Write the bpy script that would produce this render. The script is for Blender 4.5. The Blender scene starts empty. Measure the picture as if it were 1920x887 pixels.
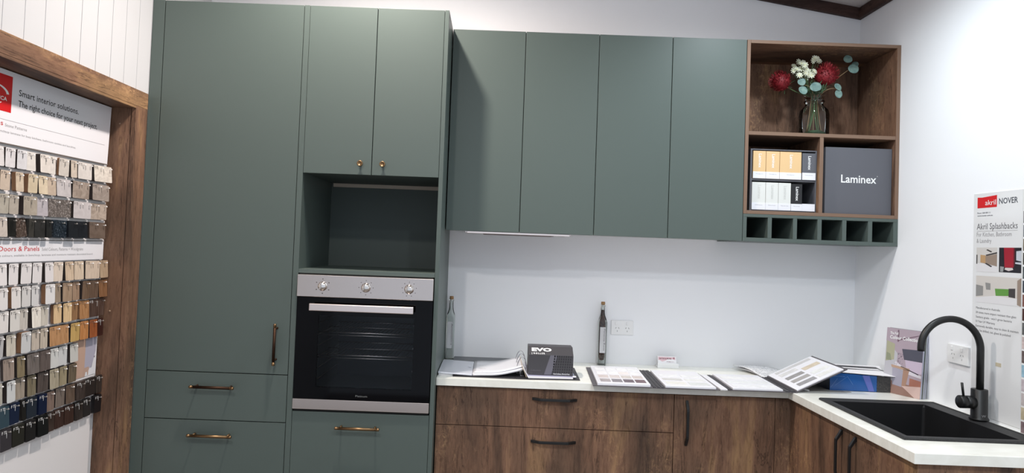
import bpy, bmesh, math, random
from mathutils import Vector, Matrix

random.seed(4)
SC = bpy.context.scene
COL = SC.collection
PI = math.pi

# ------------------------------------------------------------------ camera
cam_d = bpy.data.cameras.new('camera')
cam = bpy.data.objects.new('camera', cam_d)
COL.objects.link(cam)
RX = Vector((9.99316348e-01, 2.99797867e-04, 3.69695266e-02))
UP = Vector((-0.03694382, -0.03005404, 0.99886531))
FW = Vector((-0.00141054, 0.99954823, 0.03002241))
m = Matrix.Identity(4)
for i in range(3):
    m[i][0] = RX[i]; m[i][1] = UP[i]; m[i][2] = -FW[i]
m[0][3], m[1][3], m[2][3] = 0.2371, -3.5668, 1.4962
cam.matrix_world = m
cam_d.sensor_fit = 'HORIZONTAL'
cam_d.sensor_width = 36.0
cam_d.lens = 1269.4546 / 1920 * 36.0
cam_d.shift_x = 33.3278 / 1920
cam_d.shift_y = -21.5228 / 1920
cam_d.clip_start = 0.05
SC.camera = cam

# ------------------------------------------------------------------ colour management, world, lamps
SC.view_settings.view_transform = 'Standard'
SC.view_settings.look = 'None'
SC.view_settings.exposure = 0.18
SC.view_settings.gamma = 1.0
SC.view_settings.use_curve_mapping = False

world = bpy.data.worlds.new('showroom_ambient')
SC.world = world
world.use_nodes = True
bg = world.node_tree.nodes['Background']
bg.inputs[0].default_value = (0.80, 0.88, 1.0, 1)
bg.inputs[1].default_value = 0.78

def lamp(name, loc, power, colour, radius=0.05, aim=None, angle=150, blend=0.8):
    d = bpy.data.lights.new(name, 'SPOT')
    d.energy = power; d.color = colour; d.shadow_soft_size = radius
    d.spot_size = math.radians(angle); d.spot_blend = blend
    o = bpy.data.objects.new(name, d)
    COL.objects.link(o); o.location = loc
    v = (Vector(aim) - Vector(loc)) if aim else Vector((0, 0, -1))
    o.rotation_euler = v.to_track_quat('-Z', 'Y').to_euler()
    return o
WARM = (1.0, 0.90, 0.82)
COOL = (0.86, 0.95, 1.0)
lamp('ceiling_lamp', (-0.345, -1.02, 3.185), 150, WARM, aim=(-0.30, -0.9, 0), angle=162, blend=0.9)
lamp('ceiling_lamp', (1.45, -1.09, 2.89), 50, COOL, aim=(1.40, -0.9, 0), angle=160)
lamp('ceiling_lamp', (-0.42, -3.2, 3.18), 85, (1.0, 0.95, 0.9), aim=(-0.42, -3.0, 0), angle=165)
lamp('ceiling_lamp', (0.9, -3.2, 2.92), 90, COOL, aim=(1.66, -3.0, 0), angle=165)

# ------------------------------------------------------------------ key dimensions (metres)
XL, XR = -1.3148, 2.1382          # faces of the left and right walls
TY = -0.5961                      # front of the tall cabinets
WY = -0.3706                      # front of the wall cabinets
BY = -0.5407                      # front of the worktop
ZT = 2.5297                       # top of the tall cabinets
ZUT, ZUB = 2.5203, 1.5604
ZB = 0.90                         # worktop height
XI, YI = 1.5646, -1.4446          # worktop inner corner and end
SLOPE = 0.158                     # ceiling rise per metre to the left
def zceil(x): return 2.822 + SLOPE * (XR - x)

# ------------------------------------------------------------------ materials
def lin(c):
    r = []
    for v in c:
        v = v / 255.0
        r.append(v / 12.92 if v <= 0.04045 else ((v + 0.055) / 1.055) ** 2.4)
    return r
MATS = {}
def mat(name, rgb, rough=0.5, metal=0.0, spec=0.5, **kw):
    if name in MATS: return MATS[name]
    mt = bpy.data.materials.new(name); mt.use_nodes = True
    nt = mt.node_tree; b = nt.nodes['Principled BSDF']
    c = lin(rgb)
    b.inputs['Base Color'].default_value = (*c, 1)
    b.inputs['Roughness'].default_value = rough
    b.inputs['Metallic'].default_value = metal
    b.inputs['Specular IOR Level'].default_value = spec
    for k, v in kw.items(): b.inputs[k].default_value = v
    mt.diffuse_color = (*c, 1)
    MATS[name] = mt
    return mt
def nodes(mt):
    nt = mt.node_tree
    return nt, nt.nodes, nt.links, nt.nodes['Principled BSDF']
def ramp(nt, stops):
    r = nt.nodes.new('ShaderNodeValToRGB')
    while len(r.color_ramp.elements) < len(stops): r.color_ramp.elements.new(0.5)
    for e, (p, c) in zip(r.color_ramp.elements, stops):
        e.position = p; e.color = (*lin(c), 1)
    return r
def noise(nt, vec, scale, detail=4, rough=0.55, dist=0.0):
    n = nt.nodes.new('ShaderNodeTexNoise')
    n.inputs['Scale'].default_value = scale; n.inputs['Detail'].default_value = detail
    n.inputs['Roughness'].default_value = rough; n.inputs['Distortion'].default_value = dist
    if vec is not None: nt.links.new(vec, n.inputs['Vector'])
    return n
def mapping(nt, scale, loc=(0, 0, 0)):
    g = nt.nodes.new('ShaderNodeNewGeometry')
    mp = nt.nodes.new('ShaderNodeMapping')
    mp.inputs['Scale'].default_value = scale; mp.inputs['Location'].default_value = loc
    nt.links.new(g.outputs['Position'], mp.inputs['Vector'])
    return mp.outputs['Vector']
def mixc(nt, a, b, fac, mode='MIX'):
    x = nt.nodes.new('ShaderNodeMix'); x.data_type = 'RGBA'; x.blend_type = mode
    for s, k in ((a, 6), (b, 7)):
        if hasattr(s, 'links'): nt.links.new(s, x.inputs[k])
        else: x.inputs[k].default_value = (*s, 1)
    if hasattr(fac, 'links'): nt.links.new(fac, x.inputs[0])
    else: x.inputs[0].default_value = fac
    return x.outputs[2]
def add_bump(mt, vec_scale, scale, strength, dist=0.001):
    nt, N, L, b = nodes(mt)
    n = noise(nt, mapping(nt, vec_scale), scale, 3)
    bp = N.new('ShaderNodeBump'); bp.inputs['Strength'].default_value = strength
    bp.inputs['Distance'].default_value = dist
    L.new(n.outputs[0], bp.inputs['Height']); L.new(bp.outputs[0], b.inputs['Normal'])

def wood(name, axis, dark=(80, 63, 54), mid=(126, 97, 79), light=(174, 139, 103), rough=0.6):
    mt = mat(name, mid, rough, spec=0.25)
    nt, N, L, b = nodes(mt)
    def sc(a, c):
        s = [a, a, a]; s[axis] = c; return tuple(s)
    def mul(sock, k):
        f = N.new('ShaderNodeMath'); f.operation = 'MULTIPLY'; L.new(sock, f.inputs[0])
        if hasattr(k, 'links'): L.new(k, f.inputs[1])
        else: f.inputs[1].default_value = k
        return f.outputs[0]
    # broad bands running with the grain
    big = noise(nt, mapping(nt, sc(4.6, 0.8), (3.1, 0.7, 0)), 1.0, 6, 0.62, 0.9)
    r1 = ramp(nt, [(0.36, dark), (0.47, mid), (0.56, tuple(min(255, int(v*1.12)) for v in mid)), (0.66, light)])
    L.new(big.outputs[0], r1.inputs[0])
    # greyish weathered zones
    gz = noise(nt, mapping(nt, sc(3.0, 1.6), (9, 4, 2)), 1.0, 3, 0.5, 0.4)
    rg = ramp(nt, [(0.50, (0, 0, 0)), (0.66, (255, 255, 255))]); L.new(gz.outputs[0], rg.inputs[0])
    c = mixc(nt, r1.outputs[0], lin(tuple(int(v*0.80) for v in (mid[0]*0.93, mid[1], mid[2]*1.05))), mul(rg.outputs[0], 0.55))
    # fine fibre
    fine = noise(nt, mapping(nt, sc(80, 11)), 1.0, 6, 0.75, 0.9)
    r2 = ramp(nt, [(0.32, (178, 170, 166)), (0.52, (232, 229, 226)), (0.72, (255, 252, 246))])
    L.new(fine.outputs[0], r2.inputs[0])
    c = mixc(nt, c, r2.outputs[0], 0.9, 'MULTIPLY')
    # pale worn flecks gathered in patches
    patch = noise(nt, mapping(nt, sc(3.4, 1.2), (1, 2, 3)), 1.0, 5, 0.6, 0.8)
    rp = ramp(nt, [(0.50, (0, 0, 0)), (0.68, (255, 255, 255))]); L.new(patch.outputs[0], rp.inputs[0])
    fleck = noise(nt, mapping(nt, sc(48, 30), (4, 2, 7)), 1.0, 6, 0.8, 1.2)
    rf = ramp(nt, [(0.50, (0, 0, 0)), (0.62, (255, 255, 255))]); L.new(fleck.outputs[0], rf.inputs[0])
    c = mixc(nt, c, lin(tuple(min(255, int(v*1.20)) for v in light)), mul(mul(rp.outputs[0], rf.outputs[0]), 0.55))
    # scattered dark pits
    rk = ramp(nt, [(0.28, (255, 255, 255)), (0.38, (0, 0, 0))]); L.new(fleck.outputs[0], rk.inputs[0])
    c = mixc(nt, c, lin(tuple(int(v*0.55) for v in dark)), mul(rk.outputs[0], 0.6))
    # thin dark cracks
    ck = noise(nt, mapping(nt, sc(7, 0.55), (5, 5, 5)), 1.0, 7, 0.62, 0.8)
    sb = N.new('ShaderNodeMath'); sb.operation = 'SUBTRACT'; sb.inputs[1].default_value = 0.5
    ab = N.new('ShaderNodeMath'); ab.operation = 'ABSOLUTE'
    ls = N.new('ShaderNodeMath'); ls.operation = 'LESS_THAN'; ls.inputs[1].default_value = 0.0042
    L.new(ck.outputs[0], sb.inputs[0]); L.new(sb.outputs[0], ab.inputs[0]); L.new(ab.outputs[0], ls.inputs[0])
    c = mixc(nt, c, lin((44, 30, 24)), mul(ls.outputs[0], 0.55))
    L.new(c, b.inputs['Base Color'])
    bp = N.new('ShaderNodeBump'); bp.inputs['Strength'].default_value = 0.2; bp.inputs['Distance'].default_value = 0.0008
    L.new(fine.outputs[0], bp.inputs['Height']); L.new(bp.outputs[0], b.inputs['Normal'])
    return mt
WOOD = wood('rustic_walnut_vertical', 2)
WOODY = wood('rustic_walnut_lengthways', 1)
WOODX = wood('rustic_walnut_across', 0)
DARKWOOD = wood('dark_cornice_timber', 0, (52, 38, 36), (70, 52, 48), (92, 70, 62))
CORE = mat('walnut_edge_strip', (124, 98, 80), 0.6)

GREEN = mat('sage_green_laminate', (85, 96, 92), 0.42, spec=0.35)
add_bump(GREEN, (900, 900, 900), 1.0, 0.08, 0.0004)
GREENIN = mat('sage_green_carcass', (78, 87, 84), 0.5, spec=0.3)
WALL = mat('white_wall_paint', (241, 242, 245), 0.75, spec=0.25)
add_bump(WALL, (250, 250, 250), 1.0, 0.06, 0.0006)
PANELW = mat('white_board_lining', (202, 203, 206), 0.6, spec=0.3)
CEILM = mat('white_ceiling_sheet', (228, 222, 220), 0.8)
FLOORM = mat('grey_concrete_floor', (120, 112, 104), 0.6)
nt, N, L, b = nodes(FLOORM)
fn = noise(nt, mapping(nt, (3, 3, 3)), 1.0, 6); fr = ramp(nt, [(0.3, (98, 90, 84)), (0.7, (140, 132, 124))])
L.new(fn.outputs[0], fr.inputs[0]); L.new(fr.outputs[0], b.inputs['Base Color'])
STONE = mat('white_stone_worktop', (240, 240, 232), 0.28, spec=0.5)
nt, N, L, b = nodes(STONE)
fn = noise(nt, mapping(nt, (6, 14, 6)), 1.0, 6, 0.6, 1.5); fr = ramp(nt, [(0.35, (232, 231, 222)), (0.6, (243, 243, 236))])
L.new(fn.outputs[0], fr.inputs[0]); L.new(fr.outputs[0], b.inputs['Base Color'])
STEEL = mat('brushed_steel', (205, 195, 190), 0.26, 1.0)
nt, N, L, b = nodes(STEEL)
sn = noise(nt, mapping(nt, (4, 4, 900)), 1.0, 3); bp = N.new('ShaderNodeBump'); bp.inputs['Strength'].default_value = 0.12; bp.inputs['Distance'].default_value = 0.0004
L.new(sn.outputs[0], bp.inputs['Height']); L.new(bp.outputs[0], b.inputs['Normal'])
b.inputs['Anisotropic'].default_value = 0.6
STEELH = mat('satin_steel_handle', (232, 220, 216), 0.33, 1.0)
KNOBM = mat('polished_steel_knob', (225, 220, 216), 0.16, 1.0)
BRASS = mat('aged_brass', (138, 110, 80), 0.38, 1.0)
BRONZE = mat('dark_bronze_knurl', (70, 52, 42), 0.5, 1.0)
nt, N, L, b = nodes(BRONZE)
wv = noise(nt, mapping(nt, (1500, 1500, 1500)), 1.0, 1); bp = N.new('ShaderNodeBump'); bp.inputs['Strength'].default_value = 0.5; bp.inputs['Distance'].default_value = 0.0004
L.new(wv.outputs[0], bp.inputs['Height']); L.new(bp.outputs[0], b.inputs['Normal'])
BLACKM = mat('matt_black_metal', (20, 20, 21), 0.42, spec=0.5)
BLACKG = mat('black_oven_glass', (5, 5, 8), 0.05, spec=0.16)
GAPM = mat('shadow_gap_black', (16, 18, 18), 0.8)
SINKM = mat('black_granite_sink', (44, 44, 46), 0.55, spec=0.4)
nt, N, L, b = nodes(SINKM)
fn = noise(nt, mapping(nt, (420, 420, 420)), 1.0, 2); fr = ramp(nt, [(0.4, (28, 28, 29)), (0.62, (52, 52, 53)), (0.75, (74, 74, 76))])
L.new(fn.outputs[0], fr.inputs[0]); L.new(fr.outputs[0], b.inputs['Base Color'])
BOWLM = mat('black_granite_bowl', (24, 24, 26), 0.5, spec=0.4)
WHITEP = mat('white_plastic', (236, 236, 236), 0.35)
PAPER = mat('white_paper', (238, 236, 238), 0.55, spec=0.3)
PAPERG = mat('glossy_white_page', (236, 235, 240), 0.25, spec=0.5)
CHAR = mat('charcoal_card', (70, 66, 70), 0.5)
CHARD = mat('dark_charcoal_card', (44, 42, 46), 0.5)
GREYBOX = mat('slate_grey_card', (92, 93, 100), 0.55)
INK = mat('black_ink', (30, 30, 32), 0.6)
INKG = mat('grey_ink', (150, 148, 150), 0.6)
INKM = mat('mid_grey_ink', (100, 98, 102), 0.6)
INKR = mat('red_ink', (196, 40, 44), 0.5)
REDP = mat('red_logo_print', (206, 24, 30), 0.35)
WHITEI = mat('white_ink', (240, 240, 240), 0.5)
SLOT = mat('socket_slot_grey', (95, 95, 95), 0.6)
CORK = mat('cork', (158, 122, 84), 0.8)

def glass(name, tint=(0.93, 0.97, 0.95), gloss=1.0, ior=1.35):
    mt = bpy.data.materials.new(name); mt.use_nodes = True
    nt = mt.node_tree; nt.nodes.clear()
    o = nt.nodes.new('ShaderNodeOutputMaterial')
    t = nt.nodes.new('ShaderNodeBsdfTransparent'); t.inputs[0].default_value = (*tint, 1)
    g = nt.nodes.new('ShaderNodeBsdfGlossy'); g.inputs['Roughness'].default_value = 0.03
    g.inputs[0].default_value = (gloss, gloss, gloss, 1)
    lw = nt.nodes.new('ShaderNodeFresnel'); lw.inputs[0].default_value = ior
    mx = nt.nodes.new('ShaderNodeMixShader')
    nt.links.new(lw.outputs[0], mx.inputs[0]); nt.links.new(t.outputs[0], mx.inputs[1])
    nt.links.new(g.outputs[0], mx.inputs[2]); nt.links.new(mx.outputs[0], o.inputs[0])
    MATS[name] = mt
    return mt
VASEG = glass('clear_vase_glass', (0.93, 0.96, 0.95))
BOTG = glass('green_tinted_bottle_glass', (0.88, 0.91, 0.89), 1.0, 1.5)
OVENG = glass('smoked_oven_window', (0.80, 0.82, 0.84), 0.35)
ACRYL = glass('thin_clear_acrylic', (0.9, 0.9, 0.92))

# ------------------------------------------------------------------ mesh builder
class MB:
    def __init__(s): s.bm = bmesh.new(); s.mats = []
    def mi(s, m):
        if m not in s.mats: s.mats.append(m)
        return s.mats.index(m)
    def box(s, x0, x1, y0, y1, z0, z1, m, sides=None):
        v = [s.bm.verts.new(p) for p in ((x0,y0,z0),(x1,y0,z0),(x1,y1,z0),(x0,y1,z0),(x0,y0,z1),(x1,y0,z1),(x1,y1,z1),(x0,y1,z1))]
        k = s.mi(m); F = []
        for idx in ((0,3,2,1),(4,5,6,7),(0,1,5,4),(1,2,6,5),(2,3,7,6),(3,0,4,7)):
            f = s.bm.faces.new([v[i] for i in idx]); f.material_index = k; F.append(f)
        # order: bottom, top, front(-y), right(+x), back(+y), left(-x)
        if sides:
            for i, mm in sides.items(): F[i].material_index = s.mi(mm)
        return v
    def hexa(s, pts, m):
        v = [s.bm.verts.new(p) for p in pts]; k = s.mi(m)
        for idx in ((0,3,2,1),(4,5,6,7),(0,1,5,4),(1,2,6,5),(2,3,7,6),(3,0,4,7)):
            f = s.bm.faces.new([v[i] for i in idx]); f.material_index = k
    def quad(s, pts, m):
        f = s.bm.faces.new([s.bm.verts.new(p) for p in pts]); f.material_index = s.mi(m); return f
    def prism(s, poly, d, m):
        """poly: list of 3D points, d: extrusion vector"""
        d = Vector(d); k = s.mi(m)
        a = [s.bm.verts.new(p) for p in poly]; b = [s.bm.verts.new(Vector(p) + d) for p in poly]
        n = len(a)
        s.bm.faces.new(a[::-1]).material_index = k; s.bm.faces.new(b).material_index = k
        for i in range(n):
            s.bm.faces.new([a[i], a[(i+1) % n], b[(i+1) % n], b[i]]).material_index = k
    def tube(s, path, r, m, seg=12, cap=True, smooth=True):
        P = [Vector(p) for p in path]; n = len(P); k = s.mi(m)
        R = r if isinstance(r, (list, tuple)) else [r] * n
        T = []
        for i in range(n):
            t = (P[min(i+1, n-1)] - P[max(i-1, 0)]).normalized(); T.append(t)
        ref = Vector((0, 0, 1)) if abs(T[0].z) < 0.9 else Vector((1, 0, 0))
        u = T[0].cross(ref).normalized(); rings = []
        for i in range(n):
            u = (u - T[i] * u.dot(T[i])).normalized(); w = T[i].cross(u)
            rings.append([s.bm.verts.new(P[i] + (u * math.cos(a) + w * math.sin(a)) * R[i]) for a in [2*PI*j/seg for j in range(seg)]])
        for i in range(n-1):
            for j in range(seg):
                f = s.bm.faces.new([rings[i][j], rings[i][(j+1) % seg], rings[i+1][(j+1) % seg], rings[i+1][j]])
                f.material_index = k; f.smooth = smooth
        if cap:
            s.bm.faces.new(rings[0][::-1]).material_index = k; s.bm.faces.new(rings[-1]).material_index = k
    def lathe(s, prof, c, m, seg=32, axis=(0, 0, 1), closed=False):
        ax = Vector(axis).normalized(); ref = Vector((1, 0, 0)) if abs(ax.x) < 0.9 else Vector((0, 0, 1))
        u = ax.cross(ref).normalized(); w = ax.cross(u); C = Vector(c); k = s.mi(m)
        rings = [[s.bm.verts.new(C + ax*h + (u*math.cos(2*PI*j/seg) + w*math.sin(2*PI*j/seg))*max(r, 1e-5)) for j in range(seg)] for r, h in prof]
        for i in range(len(rings)-1):
            for j in range(seg):
                f = s.bm.faces.new([rings[i][j], rings[i][(j+1) % seg], rings[i+1][(j+1) % seg], rings[i+1][j]])
                f.material_index = k; f.smooth = True
        if closed:
            s.bm.faces.new(rings[0][::-1]).material_index = k; s.bm.faces.new(rings[-1]).material_index = k
    def build(s, name, parent=None, bevel=0.0, solid=0.0, seg=2):
        me = bpy.data.meshes.new(name)
        bmesh.ops.recalc_face_normals(s.bm, faces=s.bm.faces[:])
        s.bm.to_mesh(me); s.bm.free()
        for mm in s.mats: me.materials.append(mm)
        o = bpy.data.objects.new(name, me); COL.objects.link(o)
        if parent is not None:
            w = Vector(parent.location); pp = parent.parent
            while pp is not None: w += Vector(pp.location); pp = pp.parent
            me.transform(Matrix.Translation(-w))
            o.parent = parent
        if solid:
            md = o.modifiers.new('thickness', 'SOLIDIFY'); md.thickness = solid; md.offset = -1
        if bevel:
            md = o.modifiers.new('soft_edge', 'BEVEL'); md.width = bevel; md.segments = seg; md.limit_method = 'ANGLE'
            md.angle_limit = math.radians(40)
        return o

def one_box(name, b, m, parent=None, bevel=0.001, sides=None):
    mb = MB(); mb.box(*b, m, sides); return mb.build(name, parent, bevel)
def tag(o, label, cat, group=None, kind=None):
    if label: o['label'] = label
    if cat: o['category'] = cat
    if group: o['group'] = group
    if kind: o['kind'] = kind
    return o
def thing(name, loc, label, cat, group=None):
    o = bpy.data.objects.new(name, None); COL.objects.link(o); o.location = loc
    o.empty_display_size = 0.05
    return tag(o, label, cat, group)
def struct(o):
    o['kind'] = 'structure'; return o

def text_mesh(body, bold=0.0):
    c = bpy.data.curves.new('t', 'FONT'); c.body = body; c.size = 1.0; c.resolution_u = 2
    c.offset = bold
    o = bpy.data.objects.new('t', c); COL.objects.link(o)
    bpy.context.view_layer.update()
    me = bpy.data.meshes.new_from_object(o.evaluated_get(bpy.context.evaluated_depsgraph_get()))
    bpy.data.objects.remove(o); bpy.data.curves.remove(c)
    return me
def letter(items, m, parent, name='lettering'):
    """items: (body, origin, U, V, width, height, bold). Flat ink on a surface, one mesh."""
    bm = bmesh.new()
    for it in items:
        body, O, U, V, w, h = it[:6]; bold = it[6] if len(it) > 6 else 0.0
        me = text_mesh(body, bold)
        xs = [v.co.x for v in me.vertices]
        x0, x1 = min(xs), max(xs)
        O, U, V = Vector(O), Vector(U), Vector(V)
        sx = w / max(x1 - x0, 1e-6); sy = h / 0.70
        for v in me.vertices:
            a, c = v.co.x, v.co.y
            v.co = O + U * ((a - x0) * sx) + V * (c * sy)
        bm.from_mesh(me); bpy.data.meshes.remove(me)
    me = bpy.data.meshes.new(name); bm.to_mesh(me); bm.free()
    me.materials.append(m)
    o = bpy.data.objects.new(name, me); COL.objects.link(o)
    if parent is not None:
        w = Vector(parent.location); pp = parent.parent
        while pp is not None: w += Vector(pp.location); pp = pp.parent
        me.transform(Matrix.Translation(-w)); o.parent = parent
    return o

# ------------------------------------------------------------------ the room
YF = -4.3
struct(one_box('floor', (XL-0.3, XR+0.2, YF, 0.1, -0.05, 0.0), FLOORM, bevel=0))
struct(one_box('wall_back', (XL-0.3, XR+0.1, 0.0, 0.1, 0, 3.5), WALL, bevel=0))
struct(one_box('wall_right', (XR, XR+0.1, YF, 0.0, 0, 2.92), WALL, bevel=0))
mb = MB()                                         # grooved board lining of the left wall, with the recess
XB = -1.418                                       # back of the recess
YO, YE, ZO = -0.699, -2.45, 2.036                 # recess from YO (far) to YE (near), up to ZO
y = 0.0
k = 0
edges = [0.0, -0.099, -0.199, -0.299, -0.399, -0.499, -0.599] + [-0.699 - 0.0985*i for i in range(0, 46)]
for a, c in zip(edges[:-1], edges[1:]):
    y1, y0 = a - 0.0022, c + 0.0
    if y0 < YF: break
    if y1 <= YO + 0.002 and y0 >= YE - 0.05:
        mb.box(XL-0.012, XL, y0, y1, ZO, 3.5, PANELW)
    else:
        mb.box(XL-0.012, XL, y0, y1, 0, 3.5, PANELW)
mb.box(XL-0.03, XL-0.007, YF, 0.0, ZO, 3.5, PANELW)
mb.box(XL-0.03, XL-0.007, YO, 0.0, 0, ZO, PANELW)
mb.box(XL-0.03, XL-0.007, YF, YE, 0, ZO, PANELW)
mb.box(XB-0.05, XB, YE-0.1, YO+0.1, 0, ZO+0.1, PANELW)
struct(mb.build('wall_left'))
mb = MB()
mb.hexa([(XL-0.2, YF, zceil(XL-0.2)), (XR+0.1, YF, zceil(XR+0.1)), (XR+0.1, 0.1, zceil(XR+0.1)), (XL-0.2, 0.1, zceil(XL-0.2)),
         (XL-0.2, YF, zceil(XL-0.2)+0.05), (XR+0.1, YF, zceil(XR+0.1)+0.05), (XR+0.1, 0.1, zceil(XR+0.1)+0.05), (XL-0.2, 0.1, zceil(XL-0.2)+0.05)], CEILM)
struct(mb.build('ceiling'))
mb = MB()                                         # raked timber cornice along the back wall
xa = XL
mb.hexa([(xa, -0.022, zceil(xa)-0.058), (XR, -0.022, zceil(XR)-0.058), (XR, 0, zceil(XR)-0.058), (xa, 0, zceil(xa)-0.058),
         (xa, -0.022, zceil(xa)), (XR, -0.022, zceil(XR)), (XR, 0, zceil(XR)), (xa, 0, zceil(xa))], DARKWOOD)
struct(mb.build('trim_1', bevel=0.002))
DW2 = wood('dark_cornice_timber_lengthways', 1, (52, 38, 36), (70, 52, 48), (92, 70, 62))
struct(one_box('trim_2', (XR-0.022, XR, YF, -0.022, zceil(XR)-0.058, zceil(XR)), DW2, bevel=0.002))

# ------------------------------------------------------------------ timber frame round the sample recess
t = thing('timber_surround', (XL, -0.65, 0), 'rustic brown timber surround of the recessed sample board in the left wall', 'surround')
FX = XL + 0.012
one_box('frame_head', (XL, FX, YE-0.07, -0.6175, ZO-0.003, 2.1025), WOODY, t, 0.001)
one_box('frame_post', (XL, FX, -0.6965, -0.6175, 0.0, ZO-0.003), WOOD, t, 0.001)
one_box('frame_post', (XL, FX, YE-0.07, YE+0.005, 0.0, ZO-0.003), WOOD, t, 0.001)
mb = MB(); mb.box(XL-0.008, FX-0.001, -0.7085, -0.6965, 0, ZO-0.003, WOOD); mb.box(XB, XL-0.011, -0.7065, -0.6965, 0, ZO-0.003, WOOD)
mb.build('jamb_lining', t, 0.0008)
mb = MB(); mb.box(XB, FX-0.001, YE+0.002, -0.7085, ZO-0.014, ZO-0.003, WOODY); mb.build('head_lining', t, 0.0008)
for (yy, zz) in ((-0.7068, 1.955), (-0.7068, 1.16)):
    mb = MB(); mb.lathe([(0.0, 0.0016), (0.004, 0.0014), (0.0045, 0.0)], (-1.372, yy, zz), mat('screw_cap_beige', (160, 132, 108), 0.5), 12, (0, -1, 0)); mb.build('screw_cap', t)

# ------------------------------------------------------------------ tall cabinets
def bar_handle(parent, c, axis, length, y_face, standoff=0.034, bar=BRONZE, tip=BRASS, name='handle'):
    """round bar handle with two posts; axis 0 = x, 2 = z"""
    mb = MB(); C = Vector(c); C.y = y_face - standoff
    d = Vector((1, 0, 0)) if axis == 0 else Vector((0, 0, 1))
    h = length / 2
    mb.tube([C - d*(h-0.017), C + d*(h-0.017)], 0.0064, bar, 16)
    for sgn in (-1, 1):
        mb.tube([C + d*sgn*(h-0.017), C + d*sgn*(h-0.014)], 0.0050, tip, 16)
        mb.tube([C + d*sgn*(h-0.014), C + d*sgn*(h-0.002), C + d*sgn*h], [0.0066, 0.0066, 0.0054], tip, 16)
        p = C + d*sgn*(h-0.022)
        mb.tube([p, Vector((p.x, y_face-0.002, p.z)), Vector((p.x, y_face, p.z))], [0.0040, 0.0040, 0.0052], bar, 12)
    return mb.build(name, parent)
G = 0.0015
X1, X2, X3, X5 = -1.2594, -0.6415, -0.6174, -0.0189
t = thing('pantry_cabinet', (-0.96, TY, 0), 'tall sage green pantry cabinet with one long door over drawers, beside the timber frame', 'cabinet')
one_box('side_panel', (XL+0.001, X1-G, TY, -0.004, 0.0, ZT), GREEN, t)
mb = MB(); mb.box(X1-G+0.0005, X2-0.0005, TY+0.0215, -0.004, 0.10, ZT-0.002, GAPM); mb.build('carcass', t)
one_box('kickboard', (X1, X2, TY+0.05, TY+0.066, 0.0, 0.10), GREEN, t)
d = one_box('door', (X1+G, X2-G-0.001, TY, TY+0.018, 0.899, ZT-0.001), GREEN, t)
bar_handle(d, (-0.698, 0, 1.032), 2, 0.180, TY)
for z0, z1, hz in ((0.6925, 0.8955, 0.8385), (0.36, 0.6890, 0.630), (0.105, 0.3565, 0.30)):
    d = one_box('drawer', (X1+G, X2-G-0.001, TY, TY+0.018, z0, z1), GREEN, t)
    bar_handle(d, (-0.960, 0, hz), 0, 0.192, TY, tip=BRASS, bar=BRONZE if hz > 0.7 else BRASS)

t = thing('oven_cabinet', (-0.32, TY, 0), 'tall sage green cabinet housing the oven below an open niche and two small doors', 'cabinet')
one_box('side_panel', (X2, X3, TY, -0.004, 0.0, ZT), GREEN, t)
one_box('side_panel', (X5, -0.0002, TY, -0.004, 0.0, ZT), GREEN, t)
NB = -0.067
mb = MB()
mb.box(X3+0.0005, X5-0.0005, TY+0.021, NB, 1.787, ZT-0.002, GREENIN, {2: GAPM})           # upper cupboard body
mb.box(X3+0.0005, X5-0.0005, NB, NB+0.016, 1.345, 1.787, GREENIN)                          # niche back
mb.build('carcass', t)
one_box('niche_shelf', (X3+0.0003, X5-0.0003, TY+0.001, NB, 1.345, 1.3625), GREEN, t)
one_box('back_rail', (X3+0.012, X5-0.0006, NB-0.012, NB-0.0005, 1.768, 1.7865), mat('bare_board_edge', (188, 174, 158), 0.6), t, 0.0005)
one_box('under_shelf', (X3+0.0005, X5-0.0005, TY+0.012, NB, 0.722, 0.738), GREENIN, t)
mb = MB(); mb.box(X3+0.0005, X5-0.0005, TY+0.0215, NB, 0.10, 0.715, GAPM); mb.build('drawer_box', t)
xm = -0.3160
d = one_box('door', (X3+G, xm-G, TY, TY+0.018, 1.785, ZT-0.001), GREEN, t)
def knob(parent, x, z, yf):
    mb = MB()
    mb.lathe([(0.006, 0.0), (0.005, 0.004), (0.0045, 0.012), (0.010, 0.014), (0.0125, 0.016), (0.013, 0.024), (0.0118, 0.0265), (0.008, 0.0262), (0.0078, 0.0248), (0.0, 0.0248)], (x, yf, z), BRASS, 28, (0, -1, 0))
    mb.build('knob', parent)
knob(d, -0.3640, 1.8325, TY)
d = one_box('door', (xm+G, X5-G, TY, TY+0.018, 1.785, ZT-0.001), GREEN, t)
knob(d, -0.2655, 1.8325, TY)
d = one_box('drawer', (X3+G, X5-G, TY, TY+0.018, 0.30, 0.7440), GREEN, t)
bar_handle(d, (-0.3255, 0, 0.6850), 0, 0.192, TY, bar=BRASS)
one_box('drawer', (X3+G, X5-G, TY, TY+0.018, 0.105, 0.2965), GREEN, t)
one_box('kickboard', (X3, X5, TY+0.05, TY+0.066, 0.0, 0.10), GREEN, t)

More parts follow.
